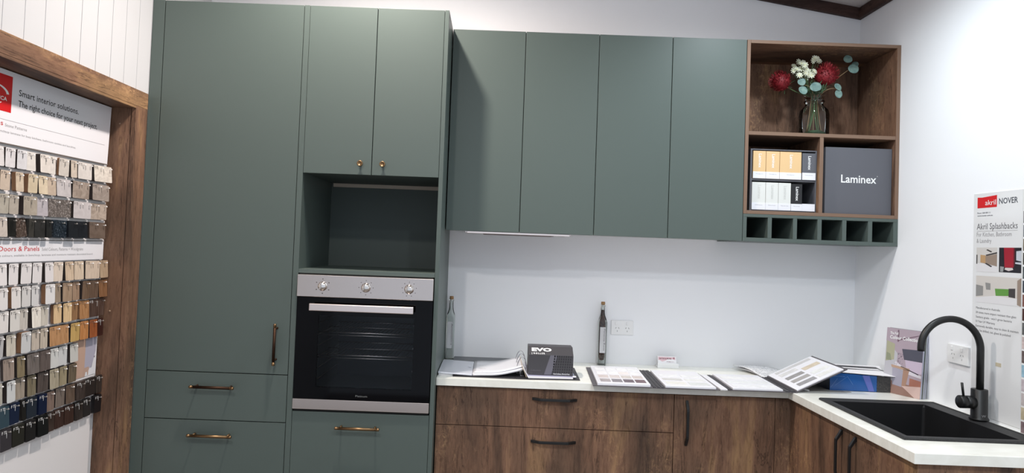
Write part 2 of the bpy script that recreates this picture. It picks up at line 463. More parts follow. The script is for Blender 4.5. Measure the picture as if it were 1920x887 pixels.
# ------------------------------------------------------------------ oven
OX = (X3 + X5) / 2; OX0, OX1 = OX - 0.2962, OX + 0.2962
OYF = TY - 0.006
t = thing('oven', (OX, TY, 0.745), 'built-in stainless steel and black glass oven with three knobs in the green cabinet', 'oven')
mb = MB()                                                   # liner: open box behind the glass
iy0, iy1, iz0, iz1, ix0, ix1 = TY+0.03, -0.12, 0.815, 1.205, OX-0.215, OX+0.215
LIN = mat('dark_enamel_liner', (62, 66, 70), 0.35)
mb.box(ix0-0.04, ix0, iy0, iy1, iz0-0.03, iz1+0.03, LIN); mb.box(ix1, ix1+0.04, iy0, iy1, iz0-0.03, iz1+0.03, LIN)
mb.box(ix0, ix1, iy0, iy1, iz0-0.03, iz0, LIN); mb.box(ix0, ix1, iy0, iy1, iz1, iz1+0.03, LIN)
mb.box(ix0-0.04, ix1+0.04, iy1, iy1+0.02, iz0-0.03, iz1+0.03, LIN)
mb.build('liner', t)
def rack(z):
    mb = MB(); W = STEEL
    for yy in (iy0+0.015, iy0+0.21, iy1-0.03): mb.tube([(ix0+0.004, yy, z), (ix1-0.004, yy, z)], 0.0032, W, 8)
    mb.tube([(ix0+0.004, iy0+0.015, z-0.012), (ix1-0.004, iy0+0.015, z-0.012)], 0.0022, W, 8)
    for i in range(22):
        x = ix0 + 0.02 + i * (ix1-ix0-0.04) / 21
        mb.tube([(x, iy0+0.015, z), (x, iy1-0.03, z)], 0.0016, W, 6)
    mb.build('wire_rack', t)
rack(1.085); rack(0.985)
mb = MB()
for xx in (ix0+0.004, ix1-0.004):
    for zz in (0.88, 0.93, 0.98, 1.03, 1.08, 1.13): mb.tube([(xx, iy0+0.02, zz-0.006), (xx, iy1-0.02, zz-0.006)], 0.0022, STEEL, 8)
mb.build('side_rails', t)
p = one_box('control_panel', (OX0, OX1, OYF-0.012, TY+0.03, 1.2440, 1.3390), STEEL, t, 0.0015)
DM = mat('engraved_dial_marks', (80, 74, 72), 0.6)
for i, kx in enumerate((-0.5035, -0.3145, -0.1265)):
    yk = OYF-0.012; kz = 1.2915
    mb = MB()
    mb.lathe([(0.0205, 0.0), (0.0205, 0.003), (0.0178, 0.0035), (0.0168, 0.018), (0.0158, 0.0195), (0.0, 0.0195)], (kx, yk, kz), KNOBM, 36, (0, -1, 0))
    mb.box(kx-0.0018, kx+0.0018, yk-0.0212, yk-0.0192, kz-0.002, kz+0.0145, KNOBM)
    mb.build('control_knob', p)
    mb = MB()
    n = (6, 8, 9)[i]
    for j in range(n):
        a = PI/2 + 2*PI*(j+ (0 if i else 0.0))/n
        rr = 0.031; cx, cz = kx + rr*math.cos(a), kz + rr*math.sin(a); e = 0.0016 if i else 0.0022
        mb.quad([(cx-e, yk-0.0003, cz-e), (cx+e, yk-0.0003, cz-e), (cx+e, yk-0.0003, cz+e), (cx-e, yk-0.0003, cz+e)], DM)
    mb.build('dial_marks', p)
dz0, dz1 = 0.8015, 1.2410
dr = one_box('oven_door', (OX0, OX1, OYF, OYF+0.004, dz0, 0.852), BLACKG, t, 0)
bpy.data.objects.remove(dr)
mb = MB()
wx0, wx1, wz0, wz1 = -0.520, -0.101, 0.852, 1.165
for bx in ((OX0, wx0, dz0, dz1), (wx1, OX1, dz0, dz1), (wx0, wx1, dz0, wz0), (wx0, wx1, wz1, dz1)):
    mb.box(bx[0], bx[1], OYF, OYF+0.022, bx[2], bx[3], BLACKG)
dr = mb.build('oven_door', t)
one_box('window_pane', (wx0, wx1, OYF+0.0005, OYF+0.0035, wz0, wz1), OVENG, dr, 0)
one_box('steel_strip', (OX0, OX1, OYF-0.004, TY+0.03, 0.7560, 0.8000), STEEL, dr, 0.0012)
mb = MB()
mb.box(-0.5490, -0.1005, OYF-0.052, OYF-0.038, 1.1870, 1.2180, STEELH)
for xx in (-0.515, -0.135): mb.box(xx-0.010, xx+0.010, OYF-0.040, OYF, 1.194, 1.211, STEELH)
mb.build('door_handle', dr, 0.003)
letter([('Platinum', (-0.343, OYF-0.0004, 0.8150), (1, 0, 0), (0, 0, 1), 0.051, 0.0085)], mat('faint_grey_print', (120, 122, 120), 0.5), dr)
for z0, z1 in ((0.7455, 0.7558), (1.3395, 1.3445), (1.2412, 1.2438)):
    one_box('vent_gap', (OX0+0.004, OX1-0.004, OYF+0.009, TY+0.03, z0, z1), GAPM, t, 0)
mb = MB(); mb.box(OX0+0.005, OX1-0.005, TY+0.03, -0.085, 0.740, 0.765, GAPM); mb.box(OX0+0.005, OX1-0.005, TY+0.03, -0.085, 1.25, 1.338, GAPM)
mb.box(OX0+0.005, ix0-0.041, TY+0.03, -0.085, 0.765, 1.25, GAPM); mb.box(ix1+0.041, OX1-0.005, TY+0.03, -0.085, 0.765, 1.25, GAPM)
mb.build('housing', t)

# ------------------------------------------------------------------ wall cabinets
def wall_cabinet(x0, xm, x1, label):
    t = thing('wall_cabinet', ((x0+x1)/2, WY, ZUB), label, 'cabinet', 'green wall cabinets above the worktop')
    one_box('carcass', (x0+0.001, x1-0.001, WY+0.0205, -0.002, ZUB+0.006, ZUT), mat('white_carcass', (205, 200, 196), 0.5), t, 0, {2: GAPM})
    for a, c in ((x0, xm), (xm, x1)):
        one_box('door', (a+G, c-G, WY, WY+0.018, ZUB, ZUT-0.0015), GREEN, t)
    return t
wall_cabinet(0.0035, 0.3516, 0.7022, 'sage green two-door wall cabinet touching the tall oven cabinet')
wall_cabinet(0.7022, 1.0519, 1.4053, 'sage green two-door wall cabinet touching the brown open shelf')
t = thing('range_hood', (0.35, -0.3, 1.55), 'slim stainless slide-out range hood under the first green wall cabinet', 'range hood')
mb = MB(); mb.box(0.095, 0.600, WY+0.024, -0.05, ZUB-0.008, ZUB+0.0055, STEEL); mb.build('body', t, 0.001)
mb = MB(); mb.box(0.105, 0.590, WY+0.004, WY+0.024, ZUB-0.010, ZUB-0.0008, STEELH); mb.build('slide_front', t, 0.001)
mb = MB(); mb.box(0.18, 0.52, WY+0.06, -0.09, ZUB-0.0115, ZUB-0.008, mat('grey_filter', (110, 92, 88), 0.5)); mb.build('filter_panel', t)

# ------------------------------------------------------------------ open walnut shelf unit and wine rack
CX0, CX1 = 1.4053, XR - 0.0005
t = thing('open_shelf', (1.77, WY, 1.69), 'rustic brown open shelf unit of three compartments hanging in the room corner', 'shelf')
FT = 0.0175
W2 = WOOD
one_box('side_panel', (CX0+0.0006, CX0+FT, WY, -0.003, 1.690, ZUT), WOOD, t, sides={2: CORE})
one_box('side_panel', (CX1-FT, CX1, WY, -0.003, 1.690, ZUT), WOOD, t, sides={2: CORE})
one_box('top_panel', (CX0+FT, CX1-FT, WY, -0.003, ZUT-0.016, ZUT), WOODX, t, sides={2: CORE})
one_box('bottom_panel', (CX0+FT, CX1-FT, WY, -0.003, 1.690, 1.7065), WOODX, t, sides={2: CORE})
one_box('shelf_board', (CX0+FT, CX1-FT, WY+0.001, -0.019, 2.066, 2.083), WOODX, t, sides={2: CORE})
one_box('divider', (1.7615, 1.7795, WY+0.001, -0.019, 1.7065, 2.066), WOOD, t, sides={2: CORE})
one_box('back_panel', (CX0+FT, CX1-FT, -0.019, -0.003, 1.7065, ZUT-0.016), WOOD, t, 0)
t = thing('wine_rack', (1.77, WY, ZUB), 'sage green six-hole wine rack under the brown open shelf', 'wine rack')
rz0, rz1 = ZUB, 1.6895
one_box('bottom_board', (CX0+0.0006, CX1, WY, -0.003, rz0, rz0+0.0175), GREEN, t)
one_box('top_board', (CX0+0.0006, CX1, WY, -0.003, rz1-0.0145, rz1), GREEN, t)
hl = [(1.4240, 1.5235), (1.5425, 1.6430), (1.6620, 1.7585), (1.7780, 1.8755), (1.8950, 1.9970), (2.0170, 2.1165)]
prev = CX0+0.0006
for a, c in hl + [(CX1, None)]:
    one_box('divider', (prev, a, WY, -0.003, rz0+0.0175, rz1-0.0145), GREEN, t)
    prev = c
one_box('back_board', (CX0+0.01, CX1-0.01, -0.012, -0.003, rz0+0.0176, rz1-0.0146), GREENIN, t, 0)

# ------------------------------------------------------------------ base cabinets
FY = BY + 0.020                                    # door fronts of the back run
FXR = XI + 0.020                                   # door fronts of the side run
ZD = 0.860
def strap_handle(parent, c, along, out, length):
    """flat arched strap handle; along/out are unit vectors, c sits on the door face"""
    C, A, O = Vector(c), Vector(along), Vector(out)
    W = A.cross(O).normalized(); h = length / 2
    prof_o = [(-h, 0), (-h, 0.006), (-h+0.034, 0.0265), (-h+0.045, 0.028), (h-0.045, 0.028), (h-0.034, 0.0265), (h, 0.006), (h, 0)]
    prof_i = [(-h+0.016, 0), (-h+0.016, 0.003), (-h+0.040, 0.0195), (-h+0.047, 0.0205), (h-0.047, 0.0205), (h-0.040, 0.0195), (h-0.016, 0.003), (h-0.016, 0)]
    mb = MB(); wd = 0.0058
    n = len(prof_o)
    for i in range(n-1):
        p = [prof_o[i], prof_o[i+1], prof_i[i+1], prof_i[i]]
        a = [C + A*u + O*v - W*wd for u, v in p]; b2 = [C + A*u + O*v + W*wd for u, v in p]
        mb.hexa([a[0], a[1], a[2], a[3], b2[0], b2[1], b2[2], b2[3]], BLACKM)
    bmesh.ops.remove_doubles(mb.bm, verts=mb.bm.verts[:], dist=1e-5)
    return mb.build('handle', parent, 0.0012)
t = thing('drawer_cabinet', (0.53, FY, 0), 'rustic brown base cabinet with wide drawers and black strap handles', 'cabinet')
mb = MB(); mb.box(0.003, 1.0655, FY+0.0205, -0.003, 0.10, 0.8655, mat('brown_carcass', (62, 46, 38), 0.6)); mb.build('carcass', t)
one_box('kickboard', (0.003, 1.0655, FY+0.05, FY+0.066, 0, 0.10), WOODX, t)
for z0, z1, hz in ((0.6915, ZD, 0.8195), (0.402, 0.6885, 0.632), (0.105, 0.399, 0.345)):
    d = one_box('drawer', (0.0045, 1.0640, FY, FY+0.018, z0, z1), WOOD, t, 0.0008)
    strap_handle(d, (0.531, FY, hz), (1, 0, 0), (0, -1, 0), 0.200)
t = thing('corner_cabinet', (1.30, FY, 0), 'rustic brown base cabinet with one door and a vertical black handle, at the worktop corner', 'cabinet')
mb = MB(); mb.box(1.0665, 1.5840, FY+0.0205, -0.003, 0.10, 0.8655, MATS['brown_carcass']); mb.build('carcass', t)
one_box('kickboard', (1.0665, 1.61, FY+0.05, FY+0.066, 0, 0.10), WOODX, t)
d = one_box('door', (1.0670, 1.5155, FY, FY+0.018, 0.105, ZD), WOOD, t, 0.0008)
strap_handle(d, (1.1215, FY, 0.737), (0, 0, 1), (0, -1, 0), 0.200)
mb = MB(); mb.box(1.5180, FXR+0.0, FY, FY+0.018, 0.105, ZD, WOOD); mb.box(FXR, FXR+0.018, -0.598, FY+0.018, 0.105, ZD, WOOD)
mb.build('corner_filler', t, 0.0006)
t = thing('sink_cabinet', (1.86, -1.0, 0), 'rustic brown base cabinet with two black-handled doors below the black sink', 'cabinet')
mb = MB()
BC = MATS['brown_carcass']
mb.box(FXR+0.0205, XR-0.003, YI+0.036, YI+0.052, 0.10, 0.8655, BC); mb.box(FXR+0.0205, XR-0.003, -0.616, -0.600, 0.10, 0.8655, BC)
mb.box(FXR+0.0205, XR-0.003, YI+0.052, -0.616, 0.10, 0.116, BC)
mb.box(FXR+0.0205, FXR+0.03, YI+0.052, -0.616, 0.116, 0.8655, GAPM)
mb.build('carcass', t)
one_box('kickboard', (FXR+0.05, FXR+0.066, YI+0.03, -0.47, 0, 0.10), WOODY, t)
for y0, y1, hy in ((-1.0185, -0.6005, -0.970), (-1.4100, -1.0215, -1.070)):
    d = one_box('door', (FXR, FXR+0.018, y0, y1, 0.105, ZD), WOOD, t, 0.0008)
    strap_handle(d, (FXR, hy, 0.745), (0, 0, 1), (-1, 0, 0), 0.200)
one_box('end_panel', (FXR, XR-0.001, YI+0.016, YI+0.0345, 0.0, 0.8655), WOOD, t, 0.0008)

# ------------------------------------------------------------------ worktop with sink cut-out
HX0, HX1, HY0, HY1 = 1.640, 2.052, -1.276, -0.728
mb = MB()
P = [(0.0006, BY), (XI, BY), (XI, YI), (XR-0.0006, YI), (XR-0.0006, -0.0006), (0.0006, -0.0006)]
Hh = [(HX0, HY0), (HX1, HY0), (HX1, HY1), (HX0, HY1)]
z0, z1 = 0.866, ZB
bm = mb.bm; k = mb.mi(STONE)
xs = sorted({0.0006, XI, HX0, HX1, XR-0.0006}); ys = sorted({BY, YI, HY0, HY1, -0.0006})
V = {}
def vv(x, y, z):
    if (x, y, z) not in V: V[(x, y, z)] = bm.verts.new((x, y, z))
    return V[(x, y, z)]
cells = set()
for i in range(len(xs)-1):
    for j in range(len(ys)-1):
        cx, cy = (xs[i]+xs[i+1])/2, (ys[j]+ys[j+1])/2
        if cx < XI and cy < BY: continue
        if HX0 < cx < HX1 and HY0 < cy < HY1: continue
        cells.add((i, j))
for i, j in cells:
    a, b2, c, d2 = (xs[i], ys[j]), (xs[i+1], ys[j]), (xs[i+1], ys[j+1]), (xs[i], ys[j+1])
    bm.faces.new([vv(*p, z1) for p in (a, b2, c, d2)]); bm.faces.new([vv(*p, z0) for p in (d2, c, b2, a)])
    for (di, dj, p, q2) in ((0, -1, a, b2), (1, 0, b2, c), (0, 1, c, d2), (-1, 0, d2, a)):
        if (i+di, j+dj) not in cells:
            bm.faces.new([vv(*p, z0), vv(*q2, z0), vv(*q2, z1), vv(*p, z1)])
w = mb.build('worktop', None, 0.0015)
tag(w, 'white stone L-shaped worktop running over the brown base cabinets into the corner', 'worktop')

# ------------------------------------------------------------------ sink
t = thing('kitchen_sink', (1.86, -1.0, ZB), 'black granite single-bowl sink set into the white worktop corner', 'sink')
KX0, KX1, KY0, KY1 = 1.6214, 2.1035, -1.296, -0.7035
IX0, IX1, IY0, IY1 = 1.655, 2.036, -1.256, -0.748
mb = MB(); bm = mb.bm; zt, zb = ZB+0.0095, ZB+0.0004
def ringq(o, i_, zo, zi, m):
    for a in range(4):
        b_ = (a+1) % 4
        mb.quad([(*o[a], zo), (*o[b_], zo), (*i_[b_], zi), (*i_[a], zi)], m)
def rect(x0, x1, y0, y1): return [(x0, y0), (x1, y0), (x1, y1), (x0, y1)]
O0 = rect(KX0, KX1, KY0, KY1); O1 = rect(KX0+0.004, KX1-0.004, KY0+0.004, KY1-0.004)
O2 = rect(KX0+0.018, KX1-0.012, KY0+0.018, KY1-0.012); O3 = rect(KX0+0.021, KX1-0.015, KY0+0.021, KY1-0.015)
I0 = rect(IX0, IX1, IY0, IY1)
ringq(O0, O0, zb, zt-0.003, SINKM); ringq(O0, O1, zt-0.003, zt, SINKM); ringq(O1, O2, zt, zt, SINKM); ringq(O2, O3, zt, zt-0.0025, SINKM)
ringq(O3, I0, zt-0.0025, zt-0.0045, SINKM); ringq(O0, rect(HX0, HX1, HY0, HY1), zb, zb, SINKM)
bmesh.ops.remove_doubles(bm, verts=bm.verts[:], dist=1e-6)
mb.build('rim', t, 0.0008)
mb = MB(); bm = mb.bm
zr = zt-0.0045; D = 0.205
def rr(x0, x1, y0, y1, r, z, n=6):
    pts = []
    for cx, cy, a0 in ((x1-r, y0+r, -90), (x1-r, y1-r, 0), (x0+r, y1-r, 90), (x0+r, y0+r, 180)):
        for i in range(n+1):
            a = math.radians(a0 + 90*i/n); pts.append((cx + r*math.cos(a), cy + r*math.sin(a), z))
    return pts
loops = [rr(IX0, IX1, IY0, IY1, 0.001, zr), rr(IX0, IX1, IY0, IY1, 0.010, zr-0.012), rr(IX0+0.002, IX1-0.002, IY0+0.002, IY1-0.002, 0.014, zr-D+0.03), rr(IX0+0.012, IX1-0.012, IY0+0.012, IY1-0.012, 0.03, zr-D+0.006), rr(IX0+0.04, IX1-0.04, IY0+0.04, IY1-0.04, 0.04, zr-D)]
vl = [[bm.verts.new(p) for p in l] for l in loops]; k = mb.mi(BOWLM)
for a, c in zip(vl[:-1], vl[1:]):
    n = len(a)
    for i in range(n):
        f = bm.faces.new([a[i], a[(i+1) % n], c[(i+1) % n], c[i]]); f.material_index = k
bm.faces.new(vl[-1]).material_index = k
mb.build('bowl', t)
mb = MB(); mb.lathe([(0.0, 0.004), (0.03, 0.0035), (0.044, 0.002), (0.047, 0.0)], (1.85, -1.0, zr-D), STEEL, 32); mb.build('drain', t)

# ------------------------------------------------------------------ tap
TX, TYY = 2.083, -0.998
TB = zt
t = thing('kitchen_tap', (TX, TYY, TB), 'matt black gooseneck mixer tap standing on the sink rim', 'tap')
mb = MB(); mb.lathe([(0.0, 0), (0.0325, 0), (0.0325, 0.004), (0.029, 0.010), (0.0275, 0.012), (0.0275, 0.112), (0.0262, 0.1135), (0.0, 0.1135)], (TX, TYY, TB), BLACKM, 40); mb.build('body', t)
r_arc = 0.1125; zc = 1.2905 - 0.0125 - r_arc + 0.004
path = [(TX+0.012, TYY, TB+0.112), (TX+0.012, TYY, zc)]
cx = TX + 0.012 - r_arc
for i in range(1, 33):
    a = PI * (i/32.0) * (1.0 + 6/180.0)
    path.append((cx + r_arc*math.cos(a), TYY, zc + r_arc*math.sin(a)))
path = [(p[0]-0.010, p[1], p[2]) for p in path]
mb = MB(); mb.tube(path, 0.0125, BLACKM, 20); mb.build('spout', t)
mb = MB()
mb.lathe([(0.0, 0), (0.0235, 0), (0.0235, 0.028), (0.0225, 0.0285), (0.0225, 0.030), (0.0240, 0.0305), (0.0240, 0.052), (0.021, 0.055), (0.0, 0.055)], (TX-0.022, TYY, 0.9735), BLACKM, 36, (-1, 0, 0))
lv = mb.build('mixer_cartridge', t)
mb = MB(); mb.tube([(TX-0.062, TYY-0.004, 0.992), (TX-0.073, TYY-0.010, 1.046)], [0.0042, 0.0045], BLACKM, 14)
mb.build('lever', t)
letter([('W', (TX-0.010, TYY-0.0279, 0.923), (1, 0, 0), (0, 0, 1), 0.016, 0.009)], INKG, t, 'maker_mark')

# ------------------------------------------------------------------ sockets
def socket(name, label, C, U, Nn, w=0.116, h=0.074):
    """C plate centre on the wall, U along the wall (left to right as seen), Nn out of the wall"""
    C, U, Nn = Vector(C), Vector(U), Vector(Nn); Z = Vector((0, 0, 1))
    t = thing(name, C, label, 'power socket')
    def blk(u0, u1, v0, v1, n0, n1, m, nm, bev=0.001, par=t):
        mb = MB()
        mb.hexa([C + U*u + Z*v + Nn*n for (u, v, n) in ((u0, v0, n0), (u1, v0, n0), (u1, v0, n1), (u0, v0, n1), (u0, v1, n0), (u1, v1, n0), (u1, v1, n1), (u0, v1, n1))], m)
        return mb.build(nm, par, bev)
    p = blk(-w/2, w/2, -h/2, h/2, 0.0, 0.010, WHITEP, 'cover_plate', 0.002)
    for s in (-1, 1):
        cx = s * 0.026
        blk(cx-0.009+s*0.003, cx+0.003+s*0.003, 0.013, 0.029, 0.010, 0.0125, WHITEP, 'switch', 0.0012)
        mb = MB()
        for du, dv, ang in ((-0.0075, -0.002, -30), (0.0075, -0.002, 30), (0, -0.018, 0)):
            a = math.radians(ang); e1 = U*math.cos(a) + Z*math.sin(a); e2 = -U*math.sin(a) + Z*math.cos(a)
            q_ = C + U*(cx+du) + Z*dv + Nn*0.0102
            mb.quad([q_ - e1*0.0011 - e2*0.0038, q_ + e1*0.0011 - e2*0.0038, q_ + e1*0.0011 + e2*0.0038, q_ - e1*0.0011 + e2*0.0038], SLOT)
        mb.build('pin_slots', t)
    return t
socket('wall_socket', 'white double power socket on the back wall beside the dark-filled bottle', (0.9215, 0, 1.0905), (1, 0, 0), (0, -1, 0))
socket('wall_socket', 'white double power socket on the right wall behind the black tap', (XR, -0.8080, 1.1240), (0, -1, 0), (-1, 0, 0), 0.124, 0.076)

# ------------------------------------------------------------------ shop sample board in the recess
BX = -1.4045                                        # face of the board
t = thing('sample_board', (BX, -1.1, 0.45), 'tall white laminate sample board with red logo, mounted inside the timber frame', 'display board')
BL = -1.64
WB = mat('white_display_panel', (234, 230, 230), 0.4)
one_box('backing_panel', (XB+0.0005, BX, BL, -0.748, 0.35, 2.018), WB, t)
mb = MB(); mb.hexa([(BX, BL, 1.776), (BX, -0.733, 1.776), (BX+0.004, -0.733, 1.776), (BX+0.004, BL, 1.776), (BX, BL, 2.018), (BX, -0.722, 2.018), (BX+0.004, -0.722, 2.018), (BX+0.004, BL, 2.018)], PAPERG)
hd = mb.build('header_panel', t, 0.0008)
hx = BX + 0.0043
UY, VZ = (0, 1, 0), (0, 0, 1)
mb = MB(); mb.quad([(hx, -1.445, 1.8795), (hx, -1.3085, 1.8795), (hx, -1.3085, 2.001), (hx, -1.445, 2.001)], REDP)
# white sweep of the logo: two arcs
def arcband(cy, cz, ry, rz, a0, a1, w0, w1, n=20):
    for i in range(n):
        t0, t1 = i/n, (i+1)/n
        A0, A1 = math.radians(a0+(a1-a0)*t0), math.radians(a0+(a1-a0)*t1)
        k0, k1 = w0+(w1-w0)*t0, w0+(w1-w0)*t1
        mb.quad([(hx+0.0002, cy+ry*math.cos(A0), cz+rz*math.sin(A0)), (hx+0.0002, cy+ry*math.cos(A1), cz+rz*math.sin(A1)),
                 (hx+0.0002, cy+(ry-k1)*math.cos(A1), cz+(rz-k1)*math.sin(A1)), (hx+0.0002, cy+(ry-k0)*math.cos(A0), cz+(rz-k0)*math.sin(A0))], WHITEI)
arcband(-1.392, 1.936, 0.070, 0.030, 100, 5, 0.001, 0.012); arcband(-1.392, 1.925, 0.050, 0.028, 190, 320, 0.012, 0.003)
mb.build('logo_square', hd)
letter([('FORMICA', (hx+0.0003, -1.424, 1.9155), UY, VZ, 0.094, 0.0125, 0.02)], WHITEI, hd)
letter([('Smart interior solutions.', (hx, -1.2755, 1.9455), UY, VZ, 0.331, 0.0215, 0.006),
        ('The right choice for your next project.', (hx, -1.2755, 1.9085), UY, VZ, 0.458, 0.0215, 0.006)], INK, hd)
letter([('Benchtops', (hx, -1.484, 1.8325), UY, VZ, 0.143, 0.0165, 0.005)], INKR, hd)
letter([('Stone Patterns', (hx, -1.332, 1.8310), UY, VZ, 0.105, 0.0105),
        ('Hard wearing benchtop laminate for busy kitchens, bathroom vanities and laundries.', (hx, -1.45, 1.8105), UY, VZ, 0.500, 0.0075)], INKG, hd)
mb = MB(); mb.box(hx, hx+0.0003, -1.60, -0.76, 1.8530, 1.8536, INKG); mb.build('ruled_line', hd)
one_box('edge_rail', (BX, BX+0.006, BL, -0.733, 1.7725, 1.7765), mat('grey_rail', (120, 112, 108), 0.5), t, 0.0005)
sp = one_box('section_panel', (BX, BX+0.004, BL, -0.7275, 1.3775, 1.4510), PAPERG, t, 0.0008)
letter([('Benchtops, Doors & Panels', (hx, -1.480, 1.4160), UY, VZ, 0.353, 0.0165, 0.005)], INKR, sp)
letter([('Solid Colours, Patterns + Woodgrains', (hx, -1.113, 1.4160), UY, VZ, 0.245, 0.0115),
        ('Durable and versatile colours, available in benchtop, laminate and moisture resistant decorated board.', (hx, -1.45, 1.3975), UY, VZ, 0.650, 0.0075)], INKG, sp)
one_box('edge_rail', (BX, BX+0.005, BL, -0.7275, 1.4515, 1.4560), WB, t, 0.0005)
# white grid rails between the chips
mb = MB()
for z in (1.762, 1.685, 1.607, 1.530):
    mb.box(BX, BX+0.005, BL, -0.730, z-0.077, z-0.069, WB)
for z in (1.374, 1.294, 1.216, 1.134, 1.052, 0.975, 0.895, 0.815):
    mb.box(BX, BX+0.005, BL, -0.746, z-0.079, z-0.073, WB)
mb.build('grid_rails', t)
# photograph panel low on the board
pp = one_box('photo_panel', (BX, BX+0.005, -0.905, -0.7395, 0.9040, 1.0640), PAPERG, t, 0.0005)
mb = MB(); px_ = BX+0.0053
def pq(pts, m): mb.quad([(px_, y, z) for y, z in pts], m)
PKW = mat('photo_pale_timber', (196, 164, 146), 0.4); PGW = mat('photo_grey_wall', (176, 174, 190), 0.4); PWW = mat('photo_white', (228, 228, 232), 0.4); PBR = mat('photo_stool', (190, 160, 145), 0.4)
pq([(-0.904, 0.905), (-0.817, 0.905), (-0.817, 1.063), (-0.904, 1.063)], PKW)
pq([(-0.817, 0.935), (-0.770, 0.935), (-0.745, 1.0), (-0.745, 1.063), (-0.817, 1.063)], PGW)
pq([(-0.817, 0.905), (-0.745, 0.905), (-0.745, 0.985), (-0.775, 0.932), (-0.817, 0.926)], PWW)
mb.build('printed_room', pp)
mb = MB(); px2 = px_+0.0003
bm = mb.bm; bm.faces.new([bm.verts.new((px2, y, z)) for y, z in ((-0.820, 0.906), (-0.812, 0.906), (-0.809, 0.922), (-0.799, 0.922), (-0.797, 0.908), (-0.791, 0.908), (-0.790, 0.925), (-0.785, 0.932), (-0.790, 0.942), (-0.822, 0.940), (-0.826, 0.926))]).material_index = mb.mi(PBR)
mb.build('printed_stool', pp)

